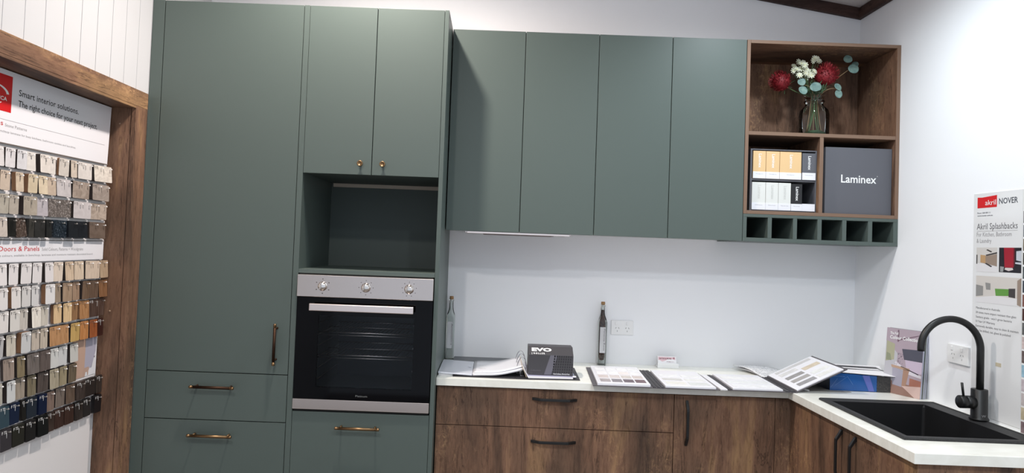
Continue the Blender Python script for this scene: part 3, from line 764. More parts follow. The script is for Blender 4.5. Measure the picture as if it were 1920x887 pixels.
# ------------------------------------------------------------------ the sample chips
CHIP_ROWS = [
    ('stone', 1.762, [
        (-1.396, -1.346, (215, 210, 210), ''),
        (-1.341, -1.294, (215, 211, 213), ''),
        (-1.288, -1.239, (210, 208, 211), ''),
        (-1.239, -1.187, (217, 212, 207), ''),
        (-1.176, -1.121, (219, 211, 204), ''),
        (-1.121, -1.079, (216, 209, 203), ''),
        (-1.061, -1.001, (206, 198, 190), 'side'),
        (-0.994, -0.955, (200, 186, 172), ''),
        (-0.951, -0.861, (215, 208, 203), 'w'),
        (-0.853, -0.728, (218, 209, 199), 'wm')]),
    ('stone', 1.685, [
        (-1.356, -1.31, (195, 178, 162), ''),
        (-1.29, -1.251, (200, 183, 163), 'side'),
        (-1.232, -1.183, (210, 190, 158), 'side'),
        (-1.178, -1.129, (212, 192, 162), ''),
        (-1.12, -1.069, (190, 172, 155), ''),
        (-1.066, -0.981, (190, 184, 185), 'w'),
        (-0.971, -0.864, (158, 143, 132), 'wm'),
        (-0.854, -0.737, (158, 146, 138), 'wm')]),
    ('stone', 1.607, [
        (-1.352, -1.308, (170, 163, 151), ''),
        (-1.306, -1.26, (172, 163, 152), ''),
        (-1.249, -1.179, (165, 155, 142), ''),
        (-1.176, -1.11, (175, 169, 174), ''),
        (-1.107, -0.974, (112, 104, 100), 'ws'),
        (-0.97, -0.857, (196, 189, 190), 'w'),
        (-0.853, -0.737, (175, 160, 148), 'wm')]),
    ('stone', 1.53, [
        (-1.359, -1.311, (190, 180, 172), ''),
        (-1.309, -1.273, (24, 23, 21), ''),
        (-1.268, -1.218, (78, 65, 58), 'ts'),
        (-1.213, -1.186, (55, 53, 49), ''),
        (-1.183, -1.127, (40, 39, 38), ''),
        (-1.124, -1.094, (30, 30, 30), ''),
        (-1.076, -0.999, (30, 40, 50), 's'),
        (-0.996, -0.937, (22, 25, 30), ''),
        (-0.933, -0.864, (24, 27, 33), ''),
        (-0.853, -0.742, (105, 90, 80), 'w')]),
    ('lam', 1.374, [
        (-1.347, -1.298, (222, 217, 217), ''),
        (-1.291, -1.245, (222, 217, 217), ''),
        (-1.232, -1.178, (222, 217, 217), ''),
        (-1.175, -1.125, (222, 217, 217), ''),
        (-1.116, -1.069, (220, 215, 215), ''),
        (-1.066, -1.01, (218, 203, 188), ''),
        (-1.001, -0.949, (205, 178, 148), ''),
        (-0.942, -0.881, (206, 187, 166), ''),
        (-0.877, -0.78, (205, 186, 168), ''),
        (-0.776, -0.718, (182, 152, 120), '')]),
    ('lam', 1.294, [
        (-1.336, -1.297, (218, 214, 213), ''),
        (-1.28, -1.234, (218, 213, 210), 'side'),
        (-1.226, -1.18, (206, 203, 201), ''),
        (-1.177, -1.141, (205, 203, 203), ''),
        (-1.107, -1.053, (222, 220, 220), 'side'),
        (-1.05, -1.016, (150, 130, 108), ''),
        (-1.007, -0.949, (165, 135, 108), ''),
        (-0.939, -0.895, (160, 128, 102), ''),
        (-0.888, -0.839, (120, 92, 70), ''),
        (-0.835, -0.776, (98, 78, 64), ''),
        (-0.772, -0.711, (135, 90, 55), '')]),
    ('lam', 1.216, [
        (-1.333, -1.284, (220, 215, 212), ''),
        (-1.281, -1.233, (212, 208, 203), ''),
        (-1.23, -1.185, (190, 183, 175), ''),
        (-1.172, -1.124, (222, 215, 205), ''),
        (-1.121, -1.075, (198, 190, 178), ''),
        (-1.048, -1.001, (222, 184, 134), 'side'),
        (-0.998, -0.947, (224, 186, 134), ''),
        (-0.943, -0.896, (150, 105, 65), ''),
        (-0.893, -0.83, (178, 122, 72), 'side'),
        (-0.826, -0.718, (78, 60, 52), 'w')]),
    ('lam', 1.134, [
        (-1.329, -1.295, (182, 180, 180), ''),
        (-1.285, -1.24, (195, 188, 175), ''),
        (-1.221, -1.171, (200, 200, 200), 'side'),
        (-1.157, -1.115, (190, 178, 165), ''),
        (-1.112, -1.071, (190, 178, 163), ''),
        (-1.065, -0.953, (190, 135, 85), 'w'),
        (-0.946, -0.889, (205, 163, 88), ''),
        (-0.886, -0.83, (200, 128, 65), ''),
        (-0.826, -0.772, (160, 80, 35), ''),
        (-0.768, -0.73, (60, 25, 18), '')]),
    ('lam', 1.052, [
        (-1.29, -1.237, (145, 130, 120), ''),
        (-1.231, -1.192, (125, 112, 88), ''),
        (-1.184, -1.12, (108, 100, 96), ''),
        (-1.117, -1.058, (95, 84, 80), ''),
        (-1.055, -1.006, (202, 202, 200), ''),
        (-1.0, -0.948, (206, 206, 206), ''),
        (-0.932, -0.881, (196, 194, 189), '')]),
    ('lam', 0.975, [
        (-1.315, -1.286, (175, 170, 160), ''),
        (-1.273, -1.232, (202, 203, 203), ''),
        (-1.225, -1.177, (150, 138, 125), ''),
        (-1.174, -1.129, (122, 112, 92), ''),
        (-1.118, -1.059, (82, 72, 68), ''),
        (-1.056, -1.004, (165, 155, 135), ''),
        (-0.995, -0.95, (150, 138, 112), ''),
        (-0.94, -0.89, (105, 92, 75), '')]),
    ('lam', 0.895, [
        (-1.297, -1.252, (50, 68, 78), ''),
        (-1.25, -1.203, (20, 30, 55), ''),
        (-1.19, -1.169, (26, 23, 21), ''),
        (-1.166, -1.113, (34, 40, 50), ''),
        (-1.11, -1.064, (12, 22, 50), ''),
        (-1.061, -1.019, (125, 105, 95), ''),
        (-1.003, -0.949, (118, 106, 98), ''),
        (-0.946, -0.89, (95, 78, 66), ''),
        (-0.886, -0.827, (60, 50, 46), ''),
        (-0.824, -0.754, (42, 36, 34), ''),
        (-0.75, -0.709, (50, 43, 39), '')]),
    ('lam', 0.815, [
        (-1.288, -1.236, (54, 50, 54), ''),
        (-1.233, -1.173, (38, 36, 30), ''),
        (-1.17, -1.117, (28, 25, 25), ''),
        (-1.109, -1.05, (15, 15, 15), ''),
        (-1.047, -1.005, (58, 44, 38), ''),
        (-1.002, -0.948, (58, 38, 32), ''),
        (-0.944, -0.888, (60, 40, 33), ''),
        (-0.881, -0.829, (46, 39, 36), ''),
        (-0.825, -0.778, (38, 36, 36), ''),
        (-0.76, -0.711, (24, 22, 24), '')]),
]

SPECK = {}
def chip_mat(c, fl, kind, kx):
    key = 'chip_%d_%d_%d_%s' % (*c, fl)
    if key in MATS: return MATS[key]
    g_ = sum(c)/3.0
    if c[0]-c[2] > 40: c = tuple(int(v*0.80+g_*0.20) for v in c)
    mt = mat(key, tuple(min(255, int(v*1.0)) for v in c), 0.42, spec=0.4)
    nt, N, L, b = nodes(mt)
    lum = sum(c)/3
    if 's' in fl.replace('side', ''):
        n_ = noise(nt, mapping(nt, (160, 160, 160)), 1.0, 4, 0.7)
        hi = tuple(min(255, v+70) for v in c); lo = tuple(max(0, v-22) for v in c)
        r = ramp(nt, [(0.42, lo), (0.55, c), (0.66, hi)]); L.new(n_.outputs[0], r.inputs[0]); L.new(r.outputs[0], b.inputs['Base Color'])
    elif 'm' in fl or kind == 'stone':
        n_ = noise(nt, mapping(nt, (18, 18, 26), (kx*3.7, 0, 0)), 1.0, 5, 0.6, 1.6)
        d_ = 16 if 'm' in fl else 7
        hi = tuple(min(255, v+d_) for v in c); lo = tuple(max(0, v-d_) for v in c)
        r = ramp(nt, [(0.36, lo), (0.5, c), (0.66, hi)]); L.new(n_.outputs[0], r.inputs[0]); L.new(r.outputs[0], b.inputs['Base Color'])
    elif c[0]-c[2] > 9:
        n_ = noise(nt, mapping(nt, (260, 260, 9), (kx*1.3, 0, 0)), 1.0, 3, 0.6)
        hi = tuple(min(255, v+14) for v in c); lo = tuple(max(0, v-16) for v in c)
        r = ramp(nt, [(0.35, lo), (0.65, hi)]); L.new(n_.outputs[0], r.inputs[0]); L.new(r.outputs[0], b.inputs['Base Color'])
    return mt
EDGE_D = mat('chip_dark_edge', (40, 30, 27), 0.7); EDGE_B = mat('chip_brown_edge', (128, 92, 64), 0.6)
PEG = mat('white_peg', (240, 236, 234), 0.4)
PRINT_D = mat('chip_print_dark', (64, 58, 56), 0.6); PRINT_L = mat('chip_print_light', (225, 225, 225), 0.6)
def colour_word(c, kind, fl):
    r, g, b_ = c; lum = (r+g+b_)/3
    if 's' in fl.replace('side', '') and lum < 120: return 'dark speckled'
    if lum > 198: base = 'off-white' if r-b_ < 9 else 'cream'
    elif lum > 150: base = ('light grey' if r-b_ < 14 else 'beige') if r-b_ < 45 else 'pale timber-look'
    elif lum > 95: base = 'grey' if r-b_ < 20 else ('taupe' if r-b_ < 48 else 'honey timber-look')
    elif lum > 55: base = 'blue-grey' if b_ > r+8 else ('charcoal' if r-b_ < 18 else ('dark brown' if r-b_ < 60 else 'orange-brown timber-look'))
    else: base = 'navy blue' if b_ > r+14 else ('black' if r-b_ < 10 else 'very dark brown')
    if 'm' in fl: base += ' marbled'
    return base
ORD = ['first', 'second', 'third', 'fourth', 'fifth', 'sixth', 'seventh', 'eighth', 'ninth', 'tenth', 'eleventh', 'twelfth']
ROWN = ['topmost chip row', 'second chip row', 'third chip row', 'fourth chip row'] + \
       ['%s row below Panels title' % ORD[i] for i in range(6)] + ['second-lowest chip row', 'lowest chip row']
CM = text_mesh('F 72', 0.01)
def sample_chip(y0, y1, zt_, h, c, fl, kind, ri, ci, total, rnd):
    fx = BX + 0.0175 + rnd.uniform(-0.004, 0.006)
    w_ = y1 - y0; face = chip_mat(c, fl, kind, ri*13+ci)
    mb = MB(); bm = mb.bm
    yc = (y0+y1)/2; z_ = zt_ - h/2
    tilt = math.radians(6.5) if 't' in fl else math.radians(rnd.uniform(-1.2, 1.2))
    r = 0.005; n = 4; hw, hh = w_/2, h/2; pts = []
    for cx, cz, a0 in ((hw-r, -hh+r, -90), (hw-r, hh-r, 0), (-hw+r, hh-r, 90), (-hw+r, -hh+r, 180)):
        for i in range(n+1):
            a = math.radians(a0+90*i/n); pts.append((cx+r*math.cos(a), cz+r*math.sin(a)))
    lean = rnd.uniform(0.0, 0.003)
    def P3(u, v, x):
        uu = u*math.cos(tilt) - v*math.sin(tilt); v2 = u*math.sin(tilt) + v*math.cos(tilt)
        return (x - lean*(v/hh), yc+uu, z_+v2)
    dark = sum(c)/3 < 70
    side = EDGE_B if 'side' in fl else (EDGE_D if not dark else face)
    A = [bm.verts.new(P3(u, v, BX+0.0065)) for u, v in pts]
    B = [bm.verts.new(P3(u, v, fx)) for u, v in pts]
    kf, ks = mb.mi(face), mb.mi(side)
    bm.faces.new(B).material_index = kf; bm.faces.new(A[::-1]).material_index = ks
    N_ = len(A)
    for i in range(N_):
        bm.faces.new([A[i], A[(i+1) % N_], B[(i+1) % N_], B[i]]).material_index = ks
    # thing with parts: chip body, printed code, hanging peg
    o = mb.build('sample_chip', None, 0)
    word = colour_word(c, kind, fl)
    size = 'wide ' if w_ > 0.08 else ('narrow ' if w_ < 0.038 else '')
    pos = ('%s from the right' % ORD[total-1-ci]) if total-1-ci > 0 else 'rightmost'
    mt_ = ' tilted' if 't' in fl else ''
    tag(o, '%s%s%s sample chip, %s in the %s' % (size, word, mt_, pos, ROWN[ri]), 'sample chip', 'laminate sample chips hanging on the board')
    # recentre the origin of the chip
    cpos = Vector((BX+0.0065, yc, z_)); o.data.transform(Matrix.Translation(-cpos)); o.location = cpos
    # printed code with a vertical tick under it
    me = CM.copy(); sy = 0.0095/0.7; sx = min(0.026, w_*0.55)/1.9
    for v in me.vertices:
        a, b_ = v.co.x, v.co.y
        p = P3(-hw+0.004 + a*sx, hh-0.0145 + b_*sy, fx+0.0003); v.co = Vector(p) - cpos
    me.materials.append(PRINT_L if dark else PRINT_D)
    if kind == 'lam' or not dark:
        q_ = bpy.data.objects.new('printed_code', me); COL.objects.link(q_); q_.parent = o
        mb = MB(); ln = rnd.uniform(0.006, 0.026) if kind == 'stone' else rnd.uniform(0.004, 0.014)
        mb.quad([P3(w_*0.03-0.0008, hh-0.018-ln, fx+0.0003), P3(w_*0.03+0.0008, hh-0.018-ln, fx+0.0003), P3(w_*0.03+0.0011, hh-0.012, fx+0.0003), P3(w_*0.03-0.0011, hh-0.012, fx+0.0003)], PRINT_L if dark else PRINT_D)
        mb.build('printed_tick', o)
    ph = (0.0,) if w_ < 0.08 else (-w_*0.25, w_*0.25)
    for u in ph:
        mb = MB(); c0 = Vector(P3(u+w_*0.12, hh-0.0105, fx-0.002))
        mb.tube([c0, c0+Vector((0.009, 0, -0.0005)), c0+Vector((0.0125, 0, 0.0015))], [0.0016, 0.0016, 0.0030], PEG if not dark else mat('steel_peg', (190, 184, 178), 0.35, 0.6), 8)
        mb.build('hanging_peg', o)
rnd = random.Random(11)
for ri, (kind, zt_, cs) in enumerate(CHIP_ROWS):
    h = 0.0655 if kind == 'stone' else 0.0715
    for ci, (y0, y1, c, fl) in enumerate(cs):
        sample_chip(y0, y1-0.0008, zt_, h, c, fl, kind, ri, ci, len(cs), rnd)
bpy.data.meshes.remove(CM)

# ------------------------------------------------------------------ right wall: splashback chart and tile chart
WX = XR - 0.0030
def wall_text(body, y, z, w, h, bold=0.0, eps=0.0004): return (body, (WX-eps, y, z), (0, -1, 0), (0, 0, 1), w, h, bold)
t = thing('splashback_chart', (XR, -1.0, 0.92), 'tall white splashback information panel with red logo on the right wall behind the tap', 'poster')
CH = mat('glossy_white_acrylic', (226, 226, 227), 0.12, spec=0.6)
ch = one_box('panel', (WX, XR-0.0003, -1.1290, -0.8800, 0.9120, 1.7700), CH, t, 0.0006)
mb = MB(); mb.quad([(WX-0.0003, -0.900, 1.712), (WX-0.0003, -1.003, 1.7125), (WX-0.0003, -1.003, 1.7580), (WX-0.0003, -0.925, 1.7530), (WX-0.0003, -0.900, 1.7545)], REDP); mb.build('logo_block', ch)
letter([wall_text('akril', -0.942, 1.7220, 0.056, 0.020, 0.0, 0.0006)], WHITEI, ch)
letter([wall_text('NOVER', -1.0135, 1.7230, 0.093, 0.0215, 0.012), wall_text('Phone 1300 000 111', -0.9, 1.690, 0.07, 0.006, 0.01), wall_text('www.nover.com.au', -0.9, 1.6800, 0.082, 0.005, 0.02)], mat('slate_ink', (74, 78, 88), 0.5), ch)
letter([wall_text('Akril Splashbacks', -0.8985, 1.6285, 0.208, 0.0240)], INKM, ch)
letter([wall_text('For Kitchen, Bathroom', -0.8985, 1.6010, 0.180, 0.0165), wall_text('& Laundry', -0.8985, 1.5765, 0.079, 0.0165)], INKG, ch)
mb = MB(); mb.box(WX-0.0005, WX-0.0001, -1.106, -0.8985, 1.6215, 1.6221, INKM); mb.build('underline', ch)
letter([wall_text(s_, -0.900, 1.3190-0.0175*i, w_, 0.0085) for i, (s_, w_) in enumerate([('Manufactured in Australia', 0.126), ('20 times more impact resistant than glass', 0.205), ('Sanitary grade - won\'t grow bacteria', 0.185), ('10 Year UV Warranty', 0.102), ('Extremely durable, easy to clean & maintain', 0.218), ('Can be drilled, cut, glued & polished', 0.180)])], INKM, ch)
def pic(name, y0, y1, z0, z1, base, quads):
    """a small printed photograph: base colour plus polygons in 0..1 picture coordinates"""
    mb = MB(); e = WX-0.0004
    f = lambda u, v, k: (e-0.0001*k, y0+(y1-y0)*u, z0+(z1-z0)*v)
    mb.quad([f(0, 0, 0), f(1, 0, 0), f(1, 1, 0), f(0, 1, 0)], base)
    for k, (pts, m) in enumerate(quads): mb.quad([f(u, v, 1+k*0.5) for u, v in pts], m)
    return mb.build(name, ch)
c_ = lambda n, rgb: mat('print_'+n, rgb, 0.3)
pic('kitchen_photo', -0.899, -1.008, 1.4640, 1.5580, c_('pale', (206, 202, 198)), [
    ([(0, 0.0), (1, 0.0), (1, 0.28), (0.45, 0.34), (0, 0.36)], c_('bench', (222, 220, 222))),
    ([(0.2, 0.38), (0.45, 0.34), (1.0, 0.24), (1.0, 0.74), (0.5, 0.66), (0.2, 0.70)], c_('taupe', (150, 132, 118))),
    ([(0.2, 0.38), (0.45, 0.36), (0.45, 0.68), (0.2, 0.70)], c_('amber', (186, 150, 108))),
    ([(0.5, 0.66), (1.0, 0.76), (1.0, 0.82), (0.45, 0.70)], c_('dark', (60, 54, 54))),
    ([(0.48, 0.90), (0.72, 0.80), (0.76, 0.84), (0.55, 0.93)], c_('dark', (60, 54, 54))),
    ([(0.42, 0.34), (0.72, 0.20), (0.78, 0.24), (0.5, 0.37)], c_('dark', (60, 54, 54))),
    ([(0.0, 0.32), (0.05, 0.32), (0.05, 0.70), (0.0, 0.70)], c_('dark', (60, 54, 54)))])
pic('bathroom_photo', -1.018, -1.126, 1.4660, 1.5580, c_('black', (30, 27, 34)), [
    ([(0.26, 0.2), (0.66, 0.2), (0.66, 1.0), (0.22, 1.0)], c_('crimson', (158, 28, 46))),
    ([(0.66, 0.2), (0.72, 0.3), (0.72, 1.0), (0.66, 1.0)], c_('wine', (92, 22, 34))),
    ([(0.78, 0.5), (1.0, 0.46), (1.0, 0.88), (0.78, 0.86)], c_('mirror', (196, 200, 208))),
    ([(0.26, 0.12), (0.45, 0.06), (0.66, 0.12), (0.62, 0.19), (0.30, 0.19)], c_('cream', (214, 204, 202))),
    ([(0.06, 0.02), (0.2, 0.02), (0.24, 0.22), (0.06, 0.24)], c_('greywhite', (150, 152, 152))),
    ([(0.74, 0.36), (1.0, 0.33), (1.0, 0.42), (0.74, 0.42)], c_('mirror', (196, 200, 208)))])
pic('lounge_photo', -0.899, -1.127, 1.3450, 1.4480, c_('ivory', (208, 202, 196)), [
    ([(0, 0), (1, 0), (1, 0.26), (0.45, 0.30), (0, 0.18)], c_('bench', (222, 220, 222))),
    ([(0.46, 0.30), (0.74, 0.34), (0.74, 0.58), (0.44, 0.56)], c_('grass', (92, 148, 58))),
    ([(0.74, 0.30), (0.88, 0.28), (0.88, 0.62), (0.74, 0.60)], c_('dark', (60, 54, 54))),
    ([(0.0, 0.22), (0.17, 0.27), (0.17, 0.62), (0.0, 0.66)], c_('steel', (140, 138, 136))),
    ([(0.24, 0.5), (0.34, 0.5), (0.34, 0.74), (0.22, 0.76)], c_('steel', (140, 138, 136))),
    ([(0.92, 0.05), (1.0, 0.0), (1.0, 1.0), (0.92, 0.9)], c_('taupe', (150, 132, 118)))])
one_box('sticker', (WX-0.0006, WX, -1.036, -1.008, 1.1130, 1.1270), mat('beige_sticker', (198, 186, 160), 0.5), ch, 0)
t = thing('tile_chart', (XR, -1.25, 0.92), 'white chart with a column of coloured stone swatches at the right edge of the photo', 'poster')
one_box('panel', (WX, XR-0.0003, -1.3900, -1.1305, 0.8600+0.045, 1.7700), WHITEP, t, 0.0006)
tc = [(86, 92, 92), (92, 104, 110), (108, 96, 76), (60, 56, 44), (70, 78, 78), (54, 62, 72), (120, 66, 54), (74, 40, 36), (92, 92, 92), (196, 178, 176), (104, 88, 86), (150, 186, 204), (196, 184, 190), (190, 180, 180), (190, 174, 140), (120, 100, 104)]
for i, c in enumerate(tc):
    z1_ = 1.690 - i*0.0500
    for k, (ya, yb) in enumerate(((-1.1340, -1.1900), (-1.1980, -1.2540), (-1.2620, -1.3180))):
        cc = c if k == 0 else tc[(i*5+k*3) % 16]
        one_box('stone_swatch', (WX-0.0008, WX, yb, ya, z1_-0.0430, z1_), chip_mat(cc, 'm', 'stone', i+k), t, 0)

# ------------------------------------------------------------------ worktop, left: binder, sheets, box
Z0 = ZB + 0.0003
t = thing('grey_folder', (0.2, -0.07, Z0), 'flat dark grey folder lying against the back wall beneath the white plastic case', 'folder')
mb = MB(); mb.prism([(0.048, -0.150, Z0), (0.372, -0.150, Z0), (0.352, -0.012, Z0), (0.050, -0.012, Z0)], (0, 0, 0.010), mat('mid_grey_card', (104, 106, 110), 0.5)); mb.build('cover', t, 0.001)
t = thing('ring_binder', (0.35, -0.32, Z0), 'open dark ring binder with curling white plastic-sleeved pages, under the charcoal box', 'binder')
mb = MB()
mb.prism([(0.072, -0.505, Z0), (0.352, -0.510, Z0), (0.352, -0.165, Z0), (0.072, -0.165, Z0)], (0, 0, 0.0035), CHARD); mb.build('left_cover', t, 0.0006)
mb = MB(); mb.prism([(0.4105, -0.512, Z0), (0.646, -0.490, Z0), (0.656, -0.185, Z0), (0.4105, -0.165, Z0)], (0, 0, 0.0035), CHARD); mb.build('right_cover', t, 0.0006)
mb = MB(); mb.box(0.3525, 0.4100, -0.510, -0.165, Z0, Z0+0.003, CHARD); mb.build('spine', t, 0.0006)
# curved page block on the left rings
def sheetgrid(name, parent, f, nu, nv, m, th):
    mb = MB(); bm = mb.bm; k = mb.mi(m)
    g = [[bm.verts.new(f(i/nu, j/nv)) for j in range(nv+1)] for i in range(nu+1)]
    for i in range(nu):
        for j in range(nv):
            fc = bm.faces.new([g[i][j], g[i+1][j], g[i+1][j+1], g[i][j+1]]); fc.smooth = True
    o = mb.build(name, parent, 0, th); return o
def left_pages(zb_, z_rise, x0, x1, yf, yb):
    def f(u, v):
        x = x0 + (x1-x0)*u; y = yf + (yb-yf)*v
        z = zb_ + z_rise*(u**2.2) + 0.002*math.sin(u*9)*(1-u)
        return (x, y + 0.05*u*u*(1-v)*0.6, z)
    return f
sheetgrid('page_block', t, left_pages(Z0+0.0150, 0.030, 0.160, 0.392, -0.500, -0.170), 18, 6, PAPERG, 0.0095)
sheetgrid('page_sleeve', t, left_pages(Z0+0.0178, 0.032, 0.166, 0.388, -0.490, -0.178), 18, 6, PAPERG, 0.0008)
for i, y in enumerate((-0.225, -0.320, -0.420)):
    pth = []
    for j in range(21):
        a = -0.25 + (PI+0.5)*j/20
        pth.append((0.385 + 0.024*math.cos(a), y, Z0+0.014 + 0.070*max(math.sin(a), -0.14)))
    mb = MB(); mb.tube(pth, 0.0020, mat('chrome_ring', (200, 200, 205), 0.15, 1.0), 10)
    mb.build('ring', t)
mb = MB(); mb.box(0.376, 0.394, -0.45, -0.20, Z0+0.003, Z0+0.006, MATS['chrome_ring']); mb.build('ring_bar', t, 0.001)
def divider_pages(x_top, x_bot, z_top, m, nm):
    mb = MB()
    mb.hexa([(x_bot, -0.500, Z0+0.008), (x_bot+0.002, -0.500, Z0+0.008), (x_bot+0.002, -0.19, Z0+0.008), (x_bot, -0.19, Z0+0.008),
             (x_top, -0.490, z_top), (x_top+0.002, -0.490, z_top), (x_top+0.002, -0.19, z_top), (x_top, -0.19, z_top)], m)
    mb.build(nm, t, 0)
divider_pages(0.383, 0.402, Z0+0.052, mat('kraft_divider', (188, 170, 146), 0.6), 'divider_page')
divider_pages(0.388, 0.4095, Z0+0.046, PAPER, 'divider_page')
mb = MB()
mb.prism([(0.411, -0.497, Z0+0.0037), (0.615, -0.484, Z0+0.0037), (0.622, -0.20, Z0+0.0037), (0.411, -0.185, Z0+0.0037)], (0, 0, 0.0055), PAPER); mb.build('right_pages', t, 0.0008)
mb = MB(); mb.prism([(0.405, -0.480, Z0+0.0095), (0.628, -0.474, Z0+0.0095), (0.630, -0.22, Z0+0.0095), (0.405, -0.20, Z0+0.0095)], (0, 0, 0.001), mat('lilac_sheet', (176, 176, 200), 0.5)); mb.build('tinted_sheet', t)
mb = MB(); mb.hexa([(0.615, -0.470, Z0+0.0106), (0.632, -0.470, Z0+0.0106), (0.632, -0.440, Z0+0.0106), (0.615, -0.440, Z0+0.0106), (0.615, -0.470, Z0+0.0112), (0.632, -0.470, Z0+0.0112), (0.632, -0.440, Z0+0.0112), (0.615, -0.440, Z0+0.0112)], PAPER); mb.build('page_tab', t)
g_ = []
for r_, zc_ in enumerate((0.0, 1.0, 2.0)):
    for s_ in range(3):
        g_.append(('<-- o --- o -->' if s_ != 1 else 'notes for fitting', (0.185, -0.470+0.075*s_+0.0, Z0+0.0205), (1, 0, 0), (0, 1, 0.0), 0.058, 0.016))
    break
letter(g_, INKG, t, 'printed_diagram')

t = thing('plastic_case', (0.10, -0.3, Z0), 'flat milky-white plastic document case beside the tall green cabinet', 'case')
mb = MB(); mb.prism([(0.0030, -0.492, Z0+0.0042+0.006), (0.1585, -0.498, Z0+0.0045), (0.1585, -0.166, Z0+0.0045), (0.0030, -0.165, Z0+0.0042+0.006)], (0, 0, 0.0075), mat('milky_plastic', (214, 216, 226), 0.2, spec=0.6)); mb.build('case_shell', t, 0.0025)
mb = MB(); mb.box(0.135, 0.150, -0.335, -0.325, Z0+0.0165, Z0+0.019, MATS['milky_plastic']); mb.build('clasp', t, 0.0005)
mb = MB(); mb.box(0.0060, 0.0700, -0.485, -0.180, Z0, Z0+0.0095, PAPER); mb.build('contents', t, 0.0005)

t = thing('sample_box', (0.515, -0.40, Z0+0.0113), 'charcoal cardboard sample box with slanted lid standing on the open binder', 'box')
zb_ = Z0 + 0.0113
bx0, bx1, byf, byb = 0.4125, 0.6175, -0.452, -0.335
prof = [(byf, zb_), (byb, zb_), (byb, 1.036), (byf+0.048, 1.036), (byf, 1.004)]
mb = MB(); mb.prism([(bx0, y, z) for y, z in prof], (bx1-bx0, 0, 0), CHAR)
mb.bm.faces.ensure_lookup_table()
o = mb.build('carton', t, 0.0012)
ANTH = mat('anthracite_card', (62, 60, 66), 0.42); MATS['charcoal_card'].node_tree.nodes['Principled BSDF'].inputs['Base Color'].default_value = (*lin((64, 62, 66)), 1)
e = byf-0.0004
mb = MB()
mb.quad([(0.485, e, zb_+0.003), (0.517, e, zb_+0.003), (0.545, e, 1.003), (0.512, e, 1.003)], mat('diagonal_grey_band', (104, 102, 112), 0.4)); mb.build('printed_band', o)
mb = MB()
for i in range(9):
    for j in range(7):
        x = 0.523 + 0.0105*i + 0.002*(j) * 0.6; z = zb_+0.012 + 0.0118*j
        if x > bx1-0.006: continue
        mb.quad([(x, e, z), (x+0.0052, e, z+0.001), (x+0.0052, e, z+0.0085), (x, e, z+0.0075)], mat('pattern_dark', (34, 33, 38), 0.5))
mb.build('printed_pattern', o)
S_ = Vector((0, 0.048, 0.032)).normalized(); nn = Vector((0, -0.032, 0.048)).normalized()*0.0005
b0 = Vector((0.427, byf, 1.004)) + S_*0.024 + nn
letter([('EVO', tuple(b0), (1, 0, 0), tuple(S_), 0.092, 0.021, 0.05)], WHITEI, o)
b1 = Vector((0.427, byf, 1.004)) + S_*0.004 + nn
letter([('|  R O L L E R', tuple(b1), (1, 0, 0), tuple(S_), 0.060, 0.010, 0.03)], WHITEI, o)
letter([('Next Surfaces, Block & Print', (0.528, e-0.0002, zb_+0.005), (1, 0, 0), (0, 0, 1), 0.074, 0.006, 0.01)], WHITEI, o)
letter([('Light control for your home', (0.424, e-0.0002, zb_+0.006), (1, 0, 0), (0, 0, 1), 0.055, 0.004), ('Collections', (0.424, e-0.0002, zb_+0.018), (1, 0, 0), (0, 0, 1), 0.045, 0.007)], INKM, o)

